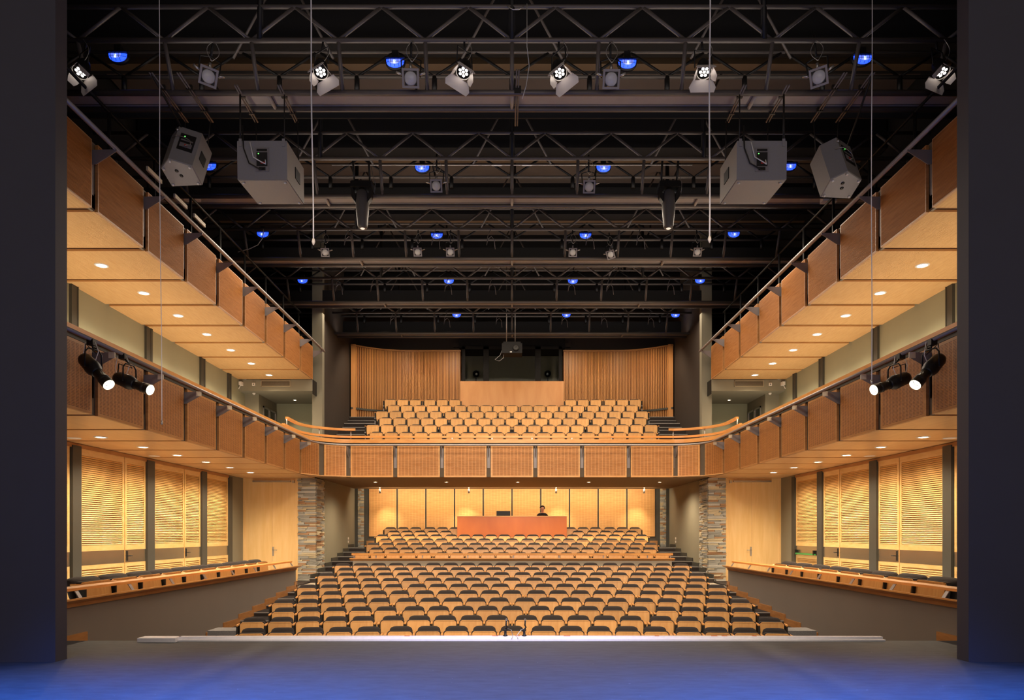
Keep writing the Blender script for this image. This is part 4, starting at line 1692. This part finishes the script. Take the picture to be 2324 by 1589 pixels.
# blue bulkhead lamps --------------------------------------------------------------
def blue_proto():
    g = thing('bulkhead_lamp', 'x', 'lamp')
    n = 20
    mb = MB()
    rings = []

    def bowl(k, t):
        r = [(.17 * k * (1 - 2 * j / 6), -t * .9, .035 * k - t * .3) for j in range(7)]
        for j in range(1, 14):
            a = PI + PI * j / 14
            r.append((.17 * k * math.cos(a), -t * .9, .035 * k - t * .3 + .15 * k * -abs(math.sin(a)) ** .7))
        return r[::-1]
    for (t, k) in ((0, 1.0), (.03, .98), (.07, .86), (.10, .55), (.112, .1)):
        rings.append(bowl(k, t))
    mb.loft(rings)
    mb.obj('glass', 'blue_glass', g)
    mb = MB()
    mb.loft([[(x, .03, z) for x, y, z in bowl(1.1, 0)], [(x, .05, z) for x, y, z in bowl(1.12, 0)], [(x, .09, z) for x, y, z in bowl(1.05, 0)]])
    mb.box(-.19, .19, -.07, .09, .035, .06)
    mb.obj('housing', 'black_metal', g)
    MB().loft([[(x, y - .012, z - .004) for x, y, z in bowl(.62, .095)], [(x, y - .016, z - .004) for x, y, z in bowl(.56, .097)]]).obj('glow_patch', 'blue_glow', g)  # added patch, the bulb's glow spread over the glass front
    MB().lathe([(-.035, .001), (-.025, .018), (.025, .02), (.035, .001)], (0, -.104, -.065), (0, 0, 1), 10).obj('bulb_glow', 'blue_bulb', g)
    mb = MB()
    for xx in (-.08, 0, .08):
        mb.poly([(xx, -.06, .05), (xx * .9, -.125, -.02), (xx * .9, -.125, -.07), (xx, -.06, -.13)], .004, 4)
    mb.poly([(-.17, -.02, -.03), (-.1, -.115, -.07), (.1, -.115, -.07), (.17, -.02, -.03)], .004, 4)
    mb.obj('cage', 'black_metal', g)
    MB().box(-.06, .06, -.03, .08, .08, .2).obj('mount', 'black_metal', g)
    return g


bl = None
BLX = [[-7.42, -2.2, 2.17, 6.6], [-7.35, -2.18, 2.22, 6.72], [-7.36, -2.22, 2.17, 6.55], [-7.3, -2.2, 2.12, 6.55], [-7.35, -2.22, 2.18, 6.55]]
BLY = [(125, 138, 140, 130), (374, 378, 378, 374), (528, 531, 531, 528), (634, 635, 635, 634), (711, 712, 712, 712)]
for i in range(5):
    Y = TY[i] + .78
    for n, X in enumerate(BLX[i]):
        lab = 'glowing blue caged lamp, %s from the left on the %s bridge' % (ORD[n], NTH[i])
        loc = (X, Y, pz(BLY[i][n] + 2, Y))
        if bl is None:
            bl = blue_proto()
            bl.location = loc
            bl['label'], bl['group'] = lab, 'blue caged lamps'
        else:
            dup(bl, loc, (0, 0, 0), lab, 'blue caged lamps')

# moving heads ---------------------------------------------------------------------
for n, x in enumerate((822, 1518)):
    Y = TY[1] - .1
    X = px(x, Y)
    zt = pz(428, Y)
    g = thing('moving_head', 'dark moving-head light hanging nose down, %s of the pair on the second bridge' % ('left' if n == 0 else 'right'), 'stage light', (X, Y, zt), 0, 'moving heads')
    mb = MB()
    mb.box(-.24, .24, -.16, .16, -.02, .10)
    mb.box(-.22, .22, -.14, .14, .10, .12)
    mb.obj('base', 'black_metal', g)
    for sx in (-1, 1):
        mb = MB()
        mb.prism([(sx * .20, .0), (sx * .25, -.02), (sx * .23, -.22), (sx * .15, -.34), (sx * .13, -.25), (sx * .17, -.1)], lambda u, v, t: (u, t, v), -.08, .08)
        mb.obj('arm', 'dark_metal', g)
    MB().lathe([(.0, .06), (-.06, .125), (-.25, .155), (-.45, .15), (-.70, .125), (-.82, .115), (-.87, .10), (-.88, .04)], (0, 0, -.02), (0, -.06, 1), 18).obj('head', 'head_grey', g)
    MB().lathe([(0, .055), (.012, .045), (.016, .001)], (0, .045, -.90), (0, .06, -1), 12).obj('lens', 'mh_lens', g)
    mb = MB()
    for sx in (-1, 1):
        mb.tube((sx * .18, 0, .12), (sx * .18, -.15, Z_C - zt), .025, 6)
    mb.obj('hanging_clamp', 'dark_metal', g)
    MB().poly([(.2, .0, .5), (.3, 0, .1), (.28, 0, -.12), (.25, 0, -.02)], .007, 5).obj('safety_cable', 'silver', g)

# white emergency lights -----------------------------------------------------------
for n, (i, x, y, w) in enumerate(((1, 437, 450, .16), (1, 1880, 455, .16), (4, 745, 761, .15), (4, 1575, 762, .15))):
    Y = TY[i] + .1
    g = thing('emergency_light', 'white oblong emergency light under the %s end of the %s bridge' % (SIDE[-1 if n % 2 == 0 else 1], NTH[i]), 'lamp', (px(x, Y), Y, pz(y, Y)))
    mb = MB()
    mb.prism([(-w, -.09), (w, -.09), (w + .03, 0), (w, .09), (-w, .09), (-w - .03, 0)], lambda u, v, t: (u, v, t), -.05, .04)
    mb.obj('housing', 'white_plastic', g)
    MB().box(-.03, .03, -.03, .03, .04, .10).obj('mount', 'dark_metal', g)


# hanging loudspeakers -------------------------------------------------------------
def speaker(label, loc, rot, w, h, d, taper, hooks, bars):
    """rear of the cabinet (amplifier panel) faces the stage; local -Y is the rear"""
    g = thing('loudspeaker', label, 'loudspeaker', loc, 0, 'hanging loudspeakers', rot)
    mb = MB()
    b = .02
    wf = w * taper
    # rear narrower than front when taper < 1
    out = [(-wf / 2, -d / 2), (wf / 2, -d / 2), (w / 2, -d * .1), (w / 2, d / 2), (-w / 2, d / 2), (-w / 2, -d * .1)]
    mb.prism([(x * .985, y * .985) for x, y in out], lambda u, v, t: (u, v, t), h / 2, h / 2 + .012)
    mb.prism(out, lambda u, v, t: (u, v, t), -h / 2, h / 2)
    mb.prism([(x * .97, y * .97) for x, y in out], lambda u, v, t: (u, v, t), -h / 2 - .012, -h / 2)
    mb.obj('cabinet', 'speaker_paint', g)
    mb = MB()
    mb.box(-.12, .12, -d / 2 - .012, -d / 2 - .002, -.30 * h, .32 * h)
    a = mb.obj('amplifier_panel', 'fin_metal', g)
    mb = MB()
    mb.box(-.095, .095, -d / 2 - .018, -d / 2 - .01, -.16 * h, .20 * h)
    mb.box(-.09, .09, -d / 2 - .02, -d / 2 - .01, .235 * h, .29 * h)
    mb.box(-.06, .06, -d / 2 - .02, -d / 2 - .01, -.27 * h, -.19 * h)
    mb.obj('control_plate', 'dark_metal', a)
    MB().box(-.02, .06, -d / 2 - .026, -d / 2 - .016, -.10 * h, -.055 * h).obj('power_switch', 'red_plastic', a)
    MB().lathe([(0, .011), (.008, .001)], (-.06, -d / 2 - .018, .165 * h), (0, -1, 0), 8).obj('status_led', 'green_led', a)
    MB().poly([(-.20, -d / 2 - .03, .45 * h), (-.14, -d / 2 - .05, .05 * h), (0, -d / 2 - .06, -.08 * h), (.07, -d / 2 - .03, -.12 * h), (.06, -d / 2 - .02, 0)], .010, 6).obj('cable', 'white_rope', g)
    MB().poly([(-.38 * w, -d / 2 - .02, .9 * h), (-.36 * w, -d / 2 - .03, .3 * h), (-.25 * w, -d / 2 - .04, -.1 * h), (-.02, -d / 2 - .04, -.27 * h), (.03, -d / 2 - .02, -.22 * h)], .012, 6).obj('mains_cable', 'dark_metal', g)
    for (x, y) in ((-.42, -.40), (.42, -.40), (-.42, .42), (.42, .42)):
        k = taper if y < 0 else 1
        MB().lathe([(0, .028), (.02, .025), (.024, .001)], (x * w * k, y * d, -h / 2 - .012), (0, 0, -1), 10).obj('rubber_foot', 'lens_grey', g)
    for sx in (-1, 1):
        mb = MB()
        mb.box(sx * w * .5, sx * (w * .5 + .012), -.05 * d, .22 * d, -.10, .10)
        mb.obj('handle_cup', 'black_metal', g)
        mb = MB()
        mb.box(sx * wf * .46, sx * (wf * .46 - .05), -d / 2 - .014, -d / 2 - .002, h * .36, h * .56)
        mb.obj('lug', 'speaker_paint', g)
    return g


def wedge(label, loc, rot):
    """five-sided stage monitor cabinet; amplifier panel on the short rear face"""
    g = thing('loudspeaker', label, 'loudspeaker', loc, 0, 'hanging loudspeakers', rot)
    P = [(-.20, -.25), (.19, -.17), (.28, .22), (-.29, .355), (-.388, -.02)]
    h = .90
    mb = MB()
    cx = sum(p[0] for p in P) / 5
    cy = sum(p[1] for p in P) / 5
    sc = lambda k: [(cx + (x - cx) * k, cy + (y - cy) * k) for x, y in P]
    f = lambda u, v, t: (u, v, t)
    mb.loft([[(x, y, z) for x, y in sc(k)] for z, k in ((-h / 2, .955), (-h / 2 + .018, 1), (h / 2 - .018, 1), (h / 2, .955))], smooth=False)
    mb.obj('cabinet', 'speaker_paint', g)
    a, b = Vector((*P[0], 0)), Vector((*P[1], 0))
    u = (b - a).normalized()
    n = Vector((u.y, -u.x, 0))
    m = Matrix((u, -n, Vector((0, 0, 1)))).transposed().to_4x4()
    m.translation = (a + b) / 2
    amp = MB().box(-.13, .13, -.008, 0, -.14, .28, 0, m).obj('amplifier_panel', 'dark_metal', g)
    mb = MB()
    mb.box(-.10, .10, -.014, -.006, -.06, .04, 0, m)
    mb.box(-.10, .10, -.014, -.006, .10, .13, 0, m)
    mb.box(-.09, -.03, -.02, -.01, .0, .03, 0, m)
    mb.obj('control_plate', 'fin_metal', amp)
    MB().box(-.02, .03, -.02, -.01, -.03, .01, 0, m).obj('power_switch', 'red_plastic', amp)
    MB().box(-.06, -.045, -.018, -.01, .20, .215, 0, m).obj('status_led', 'green_led', amp)
    MB().poly([m @ Vector(q) for q in ((-.26, .06, .16), (-.18, -.05, .13), (-.05, -.05, .14), (.05, -.05, .10), (.08, -.03, .02), (.02, -.05, -.04), (-.02, -.02, -.06))], .009, 6).obj('cable', 'silver', g)
    a, b = Vector((*P[1], 0)), Vector((*P[2], 0))
    u = (b - a).normalized()
    n = Vector((u.y, -u.x, 0))
    m2 = Matrix((u, -n, Vector((0, 0, 1)))).transposed().to_4x4()
    m2.translation = (a + b) / 2
    MB().box(-.09, .09, -.008, 0, -.11, .11, 0, m2).obj('handle_cup', 'black_metal', g)
    a, b = Vector((*P[4], 0)), Vector((*P[3], 0))
    for k, (x, y) in enumerate(sc(.82)):
        MB().lathe([(0, .026), (.02, .023), (.024, .001)], (x, y, -h / 2), (0, 0, -1), 10).obj('rubber_foot', 'lens_grey', g)
    for k in (-1, 1):
        MB().lathe([(0, .034), (.004, .034), (.006, .001)], (cx + k * .03, cy + k * .045, -h / 2), (0, 0, -1), 10).obj('pole_socket', 'black_metal', g)
    MB().lathe([(0, .03), (.03, .03), (.035, .001)], (-.20, -.25, .32), (0, -1, 0), 8).obj('eye_bolt', 'silver', g)
    return g


def hang_set(cx, y0, y1, zb, xs_top, ztops, label, lean):
    """strut bars clipped on the first bridge and the chains that carry a cabinet"""
    for n, x in enumerate(xs_top):
        b = thing('strut_bar', label[n], 'bar', (0, 0, 0), 0, 'strut bars on the first bridge')
        za = Z_A - .06
        p0, p1 = Vector((x, y0, za + .04)), Vector((x + lean, y1, za - .02))
        for dx in (-.022, .022):
            MB().tube(p0 + Vector((dx, 0, 0)), p1 + Vector((dx, 0, 0)), .014, 6).obj('channel', 'strut_metal', b)
        for q in (.3, .75):
            c = p0.lerp(p1, q)
            MB().box(c.x - .05, c.x + .05, c.y - .02, c.y + .02, c.z - .02, c.z + .06).obj('clamp', 'dark_metal', b)


Ysp = 12.95
for s in (-1, 1):
    sd = SIDE[s]
    x_in = s * px(1162 + 566, 12.4)
    speaker('square grey loudspeaker hanging flat below the first bridge, %s side' % sd, (s * 4.40, 12.92, 8.20), (R(2), 0, 0), .88, .66, 1.0, 1.0, None, None)
    hang_set(0, 12.25, 13.25, 0, [s * 4.80, s * 4.05], None,
             ['steel strut bar above the outer edge of the square %s loudspeaker' % sd, 'steel strut bar above the inner edge of the square %s loudspeaker' % sd], 0)
    if s < 0:
        wedge('grey wedge loudspeaker hanging tilted beside the left gallery, amplifier panel in full view', (-5.96, 13.0, 8.57), (-.433, .09, .14))
    else:
        wedge('grey wedge loudspeaker hanging tilted beside the right gallery, amplifier panel turned aside', (6.08, 13.03, 8.36), (-.415, .087, .315))
    hang_set(0, 11.92, 13.25, 0, [s * 6.11, s * 5.64], None,
             ['long strut bar nearest the gallery above the wedge %s loudspeaker' % sd, 'long strut bar second from the gallery above the wedge %s loudspeaker' % sd], 0)
    ch = [((s * 4.80, 12.45, Z_A - .06), (s * 4.80, 12.45, 8.55)), ((s * 4.02, 12.45, Z_A - .06), (s * 4.02, 12.45, 8.55)),
          ((s * 4.80, 13.2, Z_A - .06), (s * 4.80, 13.3, 8.52)), ((s * 4.02, 13.2, Z_A - .06), (s * 4.02, 13.3, 8.52))]
    pose = ((-5.96, 13.0, 8.57), (-.433, .09, .14)) if s < 0 else ((6.08, 13.03, 8.36), (-.415, .087, .315))
    pm = Matrix.Translation(pose[0]) @ Euler(pose[1]).to_matrix().to_4x4()
    for top, loc_ in (((s * 6.11, 11.95, Z_A - .02), (-.15 if s < 0 else .14, -.16, .44)), ((s * 5.64, 13.2, Z_A - .02), (.2 if s < 0 else -.3, .17, .44)), ((s * 6.11, 13.2, Z_A - .02), (-.25 if s < 0 else .2, .28 if s < 0 else .2, .44))):
        ch.append((top, tuple(pm @ Vector(loc_))))
    for n, (a, b) in enumerate(ch):
        o = MB().tube(a, b, .011 if n not in (0, 4) else .018, 6).obj('hanging_chain', 'dark_metal')
        tag(o, 'dark chain holding the %s %s loudspeaker, at its %s' % (sd, 'square' if n < 4 else 'wedge', ['outer near corner', 'inner near corner', 'outer far corner', 'inner far corner', 'amplifier side', 'inner edge', 'outer edge'][n]), 'chain', 'loudspeaker chains')

o = thing('strut_bar', 'steel strut bar hanging in the middle of the first bridge', 'bar')
for dx in (-.02, .02):
    MB().tube((.1 + dx, 12.1, Z_A + .15), (.08 + dx, 13.3, Z_A - .12), .014, 6).obj('channel', 'strut_metal', o)
MB().box(.04, .16, 12.45, 12.5, Z_A - .03, Z_A + .1).obj('clamp', 'dark_metal', o)

# ropes and cables hanging in front of the bridges --------------------------------
YR = 11.5
for (x0, x1, yb, r, lab, hook) in ((704, 711, 545, .0125, 'thick white rope with a hook hanging left of centre', True),
                                   (1611.5, 1610, 540, .0125, 'thick white rope with a hook hanging right of centre', True),
                                   (360, 367, 955, .006, 'thin white line with a small weight hanging by the left gallery', False),
                                   (1979, 1978, 862, .007, 'thin white line hanging by the right gallery', False)):
    g = thing('hanging_rope', lab, 'rope')
    pts = []
    for k in range(13):
        t = k / 12
        y = -120 + (yb + 120) * t
        x = x0 + (x1 - x0) * t + math.sin(t * 9) * .9
        pts.append((px(x, YR), YR, pz(y, YR)))
    MB().poly(pts, r, 6).obj('line', 'white_rope', g)
    e = pts[-1]
    if hook:
        MB().lathe([(-.05, .01), (0, .03), (.05, .02)], (e[0], e[1], e[2] - .03), (0, 0, 1), 8).obj('hook', 'white_plastic', g)
    else:
        MB().lathe([(0, .012), (.05, .02), (.07, .004)], e, (0, 0, -1), 8).obj('weight', 'silver', g)


# profile spots on the lower gallery rails ----------------------------------------
def profile(label, loc, d, hang):
    g = thing('profile_spot', label, 'stage light', loc, 0, 'lit profile spots on the gallery rails')
    d = Vector(d).normalized()
    MB().lathe([(-.40, .03), (-.38, .09), (-.33, .11), (-.20, .115), (-.12, .125), (-.06, .115), (.0, .09), (.02, .085)], (0, 0, 0), d, 14).obj('lamp_house', 'black_metal', g)
    MB().lathe([(.0, .075), (.16, .078), (.17, .09), (.24, .09), (.245, .075)], (0, 0, 0), d, 14).obj('lens_tube', 'dark_metal', g)
    hat = MB().lathe([(.235, .091), (.335, .093)], (0, 0, 0), d, 18, caps=False).obj('top_hat', 'black_metal', g)
    MB().lathe([(.248, .086), (.336, .089)], (0, 0, 0), d, 18, caps=False).obj('inner_sleeve', 'sleeve_glow', hat)
    MB().lathe([(.245, .078), (.26, .05), (.265, .001)], (0, 0, 0), d, 14).obj('lens', 'profile_lens', g)
    mb = MB()
    side = d.cross(Vector((0, 0, 1))).normalized() * .15
    top = Vector((0, 0, .30))
    mb.poly([side - d * .1, side * .95 + top * .8 - d * .1, side * .6 + top - d * .1, -side * .6 + top - d * .1, -side * .95 + top * .8 - d * .1, -side - d * .1], .013, 6)
    mb.poly([top - d * .1, Vector(hang)], .015, 6)
    mb.obj('yoke', 'black_metal', g)
    mb = MB()
    h = Vector(hang)
    mb.box(h.x - .05, h.x + .05, h.y - .05, h.y + .05, h.z - .05, h.z + .04)
    mb.obj('clamp', 'black_metal', g)
    MB().poly([h + Vector((-.1, 0, 0)), h + Vector((-.13, 0, -.2)), h + Vector((-.08, -.02, -.36)), h + Vector((.06, -.02, -.33)), h + Vector((.11, 0, -.15)), h + Vector((.06, 0, 0))], .006, 5).obj('safety_cable', 'white_rope', g)
    MB().poly([-d * .36, -d * .36 + Vector((0, .04, .25)), h * .5 + Vector((0, .1, .06)), h + Vector((0, .12, 0))], .012, 6).obj('cable', 'black_metal', g)
    return g


for s in (-1, 1):
    sd = SIDE[s]
    for n, (xp, yp, Yp_, d, w) in enumerate(((220, 845, 11.05, (.68, -.25, -.62), 'nearer'), (305, 872, 11.95, (.86, -.2, -.32), 'farther'))):
        X = s * abs(px(xp, Yp_))
        Zp = pz(yp, Yp_)
        dd = (-s * d[0], d[1], d[2])
        profile('lit black profile spot clamped to the %s gallery rail, the %s one' % (sd, w), (X, Yp_, Zp), dd, (s * 6.62 - X, .05, 4.62 - Zp))
        dv = Vector(dd).normalized()
        light('profile_lamp', 'SPOT', Vector((X, Yp_, Zp)) + dv * .42, 90, (1, .86, .62), Vector((X, Yp_, Zp)) + dv * 3, size=.05, angle=40, blend=.5)

# projector under the last bridge ---------------------------------------------------
g = thing('projector', 'black projector hanging under the last bridge in front of the booth', 'projector', (-.03, 27.3, 8.75))
mb = MB()
mb.box(-.36, .42, -.3, .35, -.22, .16)
mb.box(-.30, .36, -.28, .33, .16, .22)
mb.obj('body', 'black_wall', g)
MB().lathe([(0, .12), (.06, .11), (.065, .06), (.03, .001)], (.18, -.3, -.03), (0, -1, 0), 14).obj('lens', 'dark_metal', g)
MB().box(-.05, .03, -.305, -.3, -.19, -.165).obj('badge', 'silver', g)
mb = MB()
for x in (-.18, .15):
    mb.tube((x, 0, .2), (x, .2, 12.6 - 8.75), .018)
mb.obj('ceiling_pole', 'silver', g)
MB().poly([(-.3, -.1, .1), (-.42, -.1, -.25), (-.62, -.1, -.42), (-.46, -.1, -.48), (-.3, -.1, -.36), (-.28, -.1, -.1)], .012, 6).obj('cable', 'fin_metal', g)

# microphones on the stage lip -------------------------------------------------------
for n, (x, lab) in enumerate(((-.10, 'small microphone on a short stand, left one on the stage lip'), (.185, 'small microphone on a short stand, right one on the stage lip'))):
    g = thing('microphone_stand', lab, 'microphone', (x, 10.62, .064), 0, 'microphones on the stage lip')
    MB().lathe([(0, .035), (.01, .035), (.02, .02), (.075, .018), (.08, .03), (.10, .03), (.102, .001)], (0, 0, 0), (0, 0, 1), 10).obj('base', 'dark_metal', g)
    MB().poly([(0, 0, .09), (.025, 0, .13), (.01, 0, .16), (.015, 0, .23)], .012, 6).obj('stem', 'black_metal', g)
    ring = [(.013 + .013 * math.cos(2 * PI * k / 10), -.012, .245 + .013 * math.sin(2 * PI * k / 10)) for k in range(11)]
    MB().poly(ring, .004, 5).obj('shock_ring', 'silver', g)
    sg = 1 if n == 0 else -1
    MB().poly([(.02, 0, .12), (sg * .07 + .02, -.02, .09), (sg * .11, -.05, .02), (sg * .095, -.10, -.04)], .005, 5).obj('cable', 'silver', g)

# ------------------------------------------------------------------ downlights and house lighting


def downlight_proto():
    g = thing('downlight', 'x', 'lamp')
    MB().lathe([(0, .115), (.012, .11), (.014, .085), (.002, .082)], (0, 0, 0), (0, 0, -1), 18, caps=False).obj('trim_ring', 'white_plastic', g)
    MB().lathe([(0, .084), (.008, .075), (.014, .001)], (0, 0, .0), (0, 0, -1), 16).obj('lamp_lens', 'downlight_lens', g)
    return g


dl = None


def downlight(loc, label, group, power, angle=120, sc=1.0):
    global dl
    if dl is None:
        dl = downlight_proto()
        dl.location = loc
        dl['label'], dl['group'] = label, group
        o = dl
    else:
        o = dup(dl, loc, (0, 0, 0), label, group)
    o.scale = (sc, sc, 1)
    light('downlight_lamp', 'SPOT', (loc[0], loc[1], loc[2] - .03), power, WARM, (loc[0], loc[1], 0), size=.06, angle=angle, blend=.8)


for s in (-1, 1):
    for k in range(7):
        downlight((s * 8.25, 14.17 + 1.63 * k, UZ), 'recessed downlight in the %s upper gallery soffit, %s from the stage' % (SIDE[s], ORD[k]), 'upper gallery downlights', 260, 140, 1.15)
    for k in range(6):
        downlight((s * 8.40, 14.4 + 1.65 * k, DZ), 'recessed downlight in the %s lower gallery soffit, %s from the stage' % (SIDE[s], ORD[k]), 'lower gallery downlights', 290, 150, 1.15)
    downlight((s * 8.1, 26.3, 6.60), 'small downlight in the %s lobby ceiling behind the balcony end' % SIDE[s], 'lobby downlights', 110, 110, .6)
    for n, (xx, yy) in enumerate(((9.05, 14.56), (9.08, 17.9))):
        g = thing('ceiling_speaker', 'flush white round speaker in the %s lower soffit, %s from the stage' % (SIDE[s], ORD[n]), 'speaker', (s * xx, yy, DZ))
        MB().lathe([(0, .13), (.008, .125), (.01, .001)], (0, 0, 0), (0, 0, -1), 16).obj('grille', 'white_plastic', g)
        MB().lathe([(.0, .14), (.006, .14), (.006, .128)], (0, 0, 0), (0, 0, -1), 16, caps=False).obj('rim', 'cream_cap', g)
for n, x in enumerate((-5.25, -2.52, .22, 2.95, 5.68)):
    downlight((x, 27.1, 3.60), 'downlight under the balcony, %s of five from the left' % ORD[n], 'under-balcony downlights', 480, 150, .75)
# track spots washing the rear wall
for n, xp in enumerate((862, 1064, 1262, 1462)):
    Y = 30.35
    g = thing('track_spot', 'small chrome spot washing the rear wall panels, %s from the left' % ORD[n], 'lamp', (px(xp, Y), Y, 3.6), 0, 'rear wall spots')
    MB().lathe([(0, .04), (.03, .04), (.03, .012), (.08, .012)], (0, 0, 0), (0, 0, -1), 10).obj('base', 'silver', g)
    MB().lathe([(-.08, .03), (-.07, .04), (.09, .045), (.095, .001)], (0, .02, -.15), (0, .45, -.9), 12).obj('head', 'silver', g)
    light('track_lamp', 'SPOT', (px(xp, Y), Y + .05, 3.33), 170, (1, .80, .56), (px(xp, Y) + (.25 if n % 2 == 0 else -.25), 31.36, 1.65), size=.05, angle=66, blend=1.0)

# small things: outlets on the rear side walls, stray cables on the bridges
for s in (-1, 1):
    g = thing('wall_outlet', 'small white double outlet on the %s side wall by the rear stalls steps' % SIDE[s], 'outlet')
    MB().box(s * 6.935, s * 6.95, 29.85, 29.97, 1.36, 1.46).obj('plate', 'white_plastic', g)
    MB().box(s * 6.935, s * 6.95, 29.85, 29.97, 1.22, 1.32).obj('plate', 'white_plastic', g)
Y = TY[2] - .36
o = MB().poly([(px(598, Y), Y, Z_C), (px(596, Y), Y, pz(540, Y)), (px(585, Y), Y, pz(556, Y)), (px(566, Y), Y, pz(565, Y)), (px(540, Y), Y, pz(572, Y))], .012, 6).obj('stray_cable', 'lens_grey')
tag(o, 'stray pale cable end dangling at the left of the third bridge', 'cable')
Y = TY[0] - .40
o = MB().poly([(px(1150, Y), Y, pz(13, Y)), (px(1165, Y), Y, pz(22, Y)), (px(1178, Y), Y, pz(21, Y)), (px(1190, Y), Y, pz(14, Y))], .010, 6).obj('stray_cable', 'silver')
tag(o, 'short pale cable tie on the top pipe of the first bridge', 'cable')
Y = TY[0] - .40
o = MB().poly([(px(1196, Y), Y, Z_D), (px(1196, Y), Y, pz(105, Y)), (px(1201, Y), Y, pz(150, Y)), (px(1194, Y), Y, pz(195, Y)), (px(1185, Y), Y, pz(225, Y))], .007, 6).obj('stray_cable', 'lens_grey')
tag(o, 'thin grey wire hanging beside the middle strut bar', 'cable')
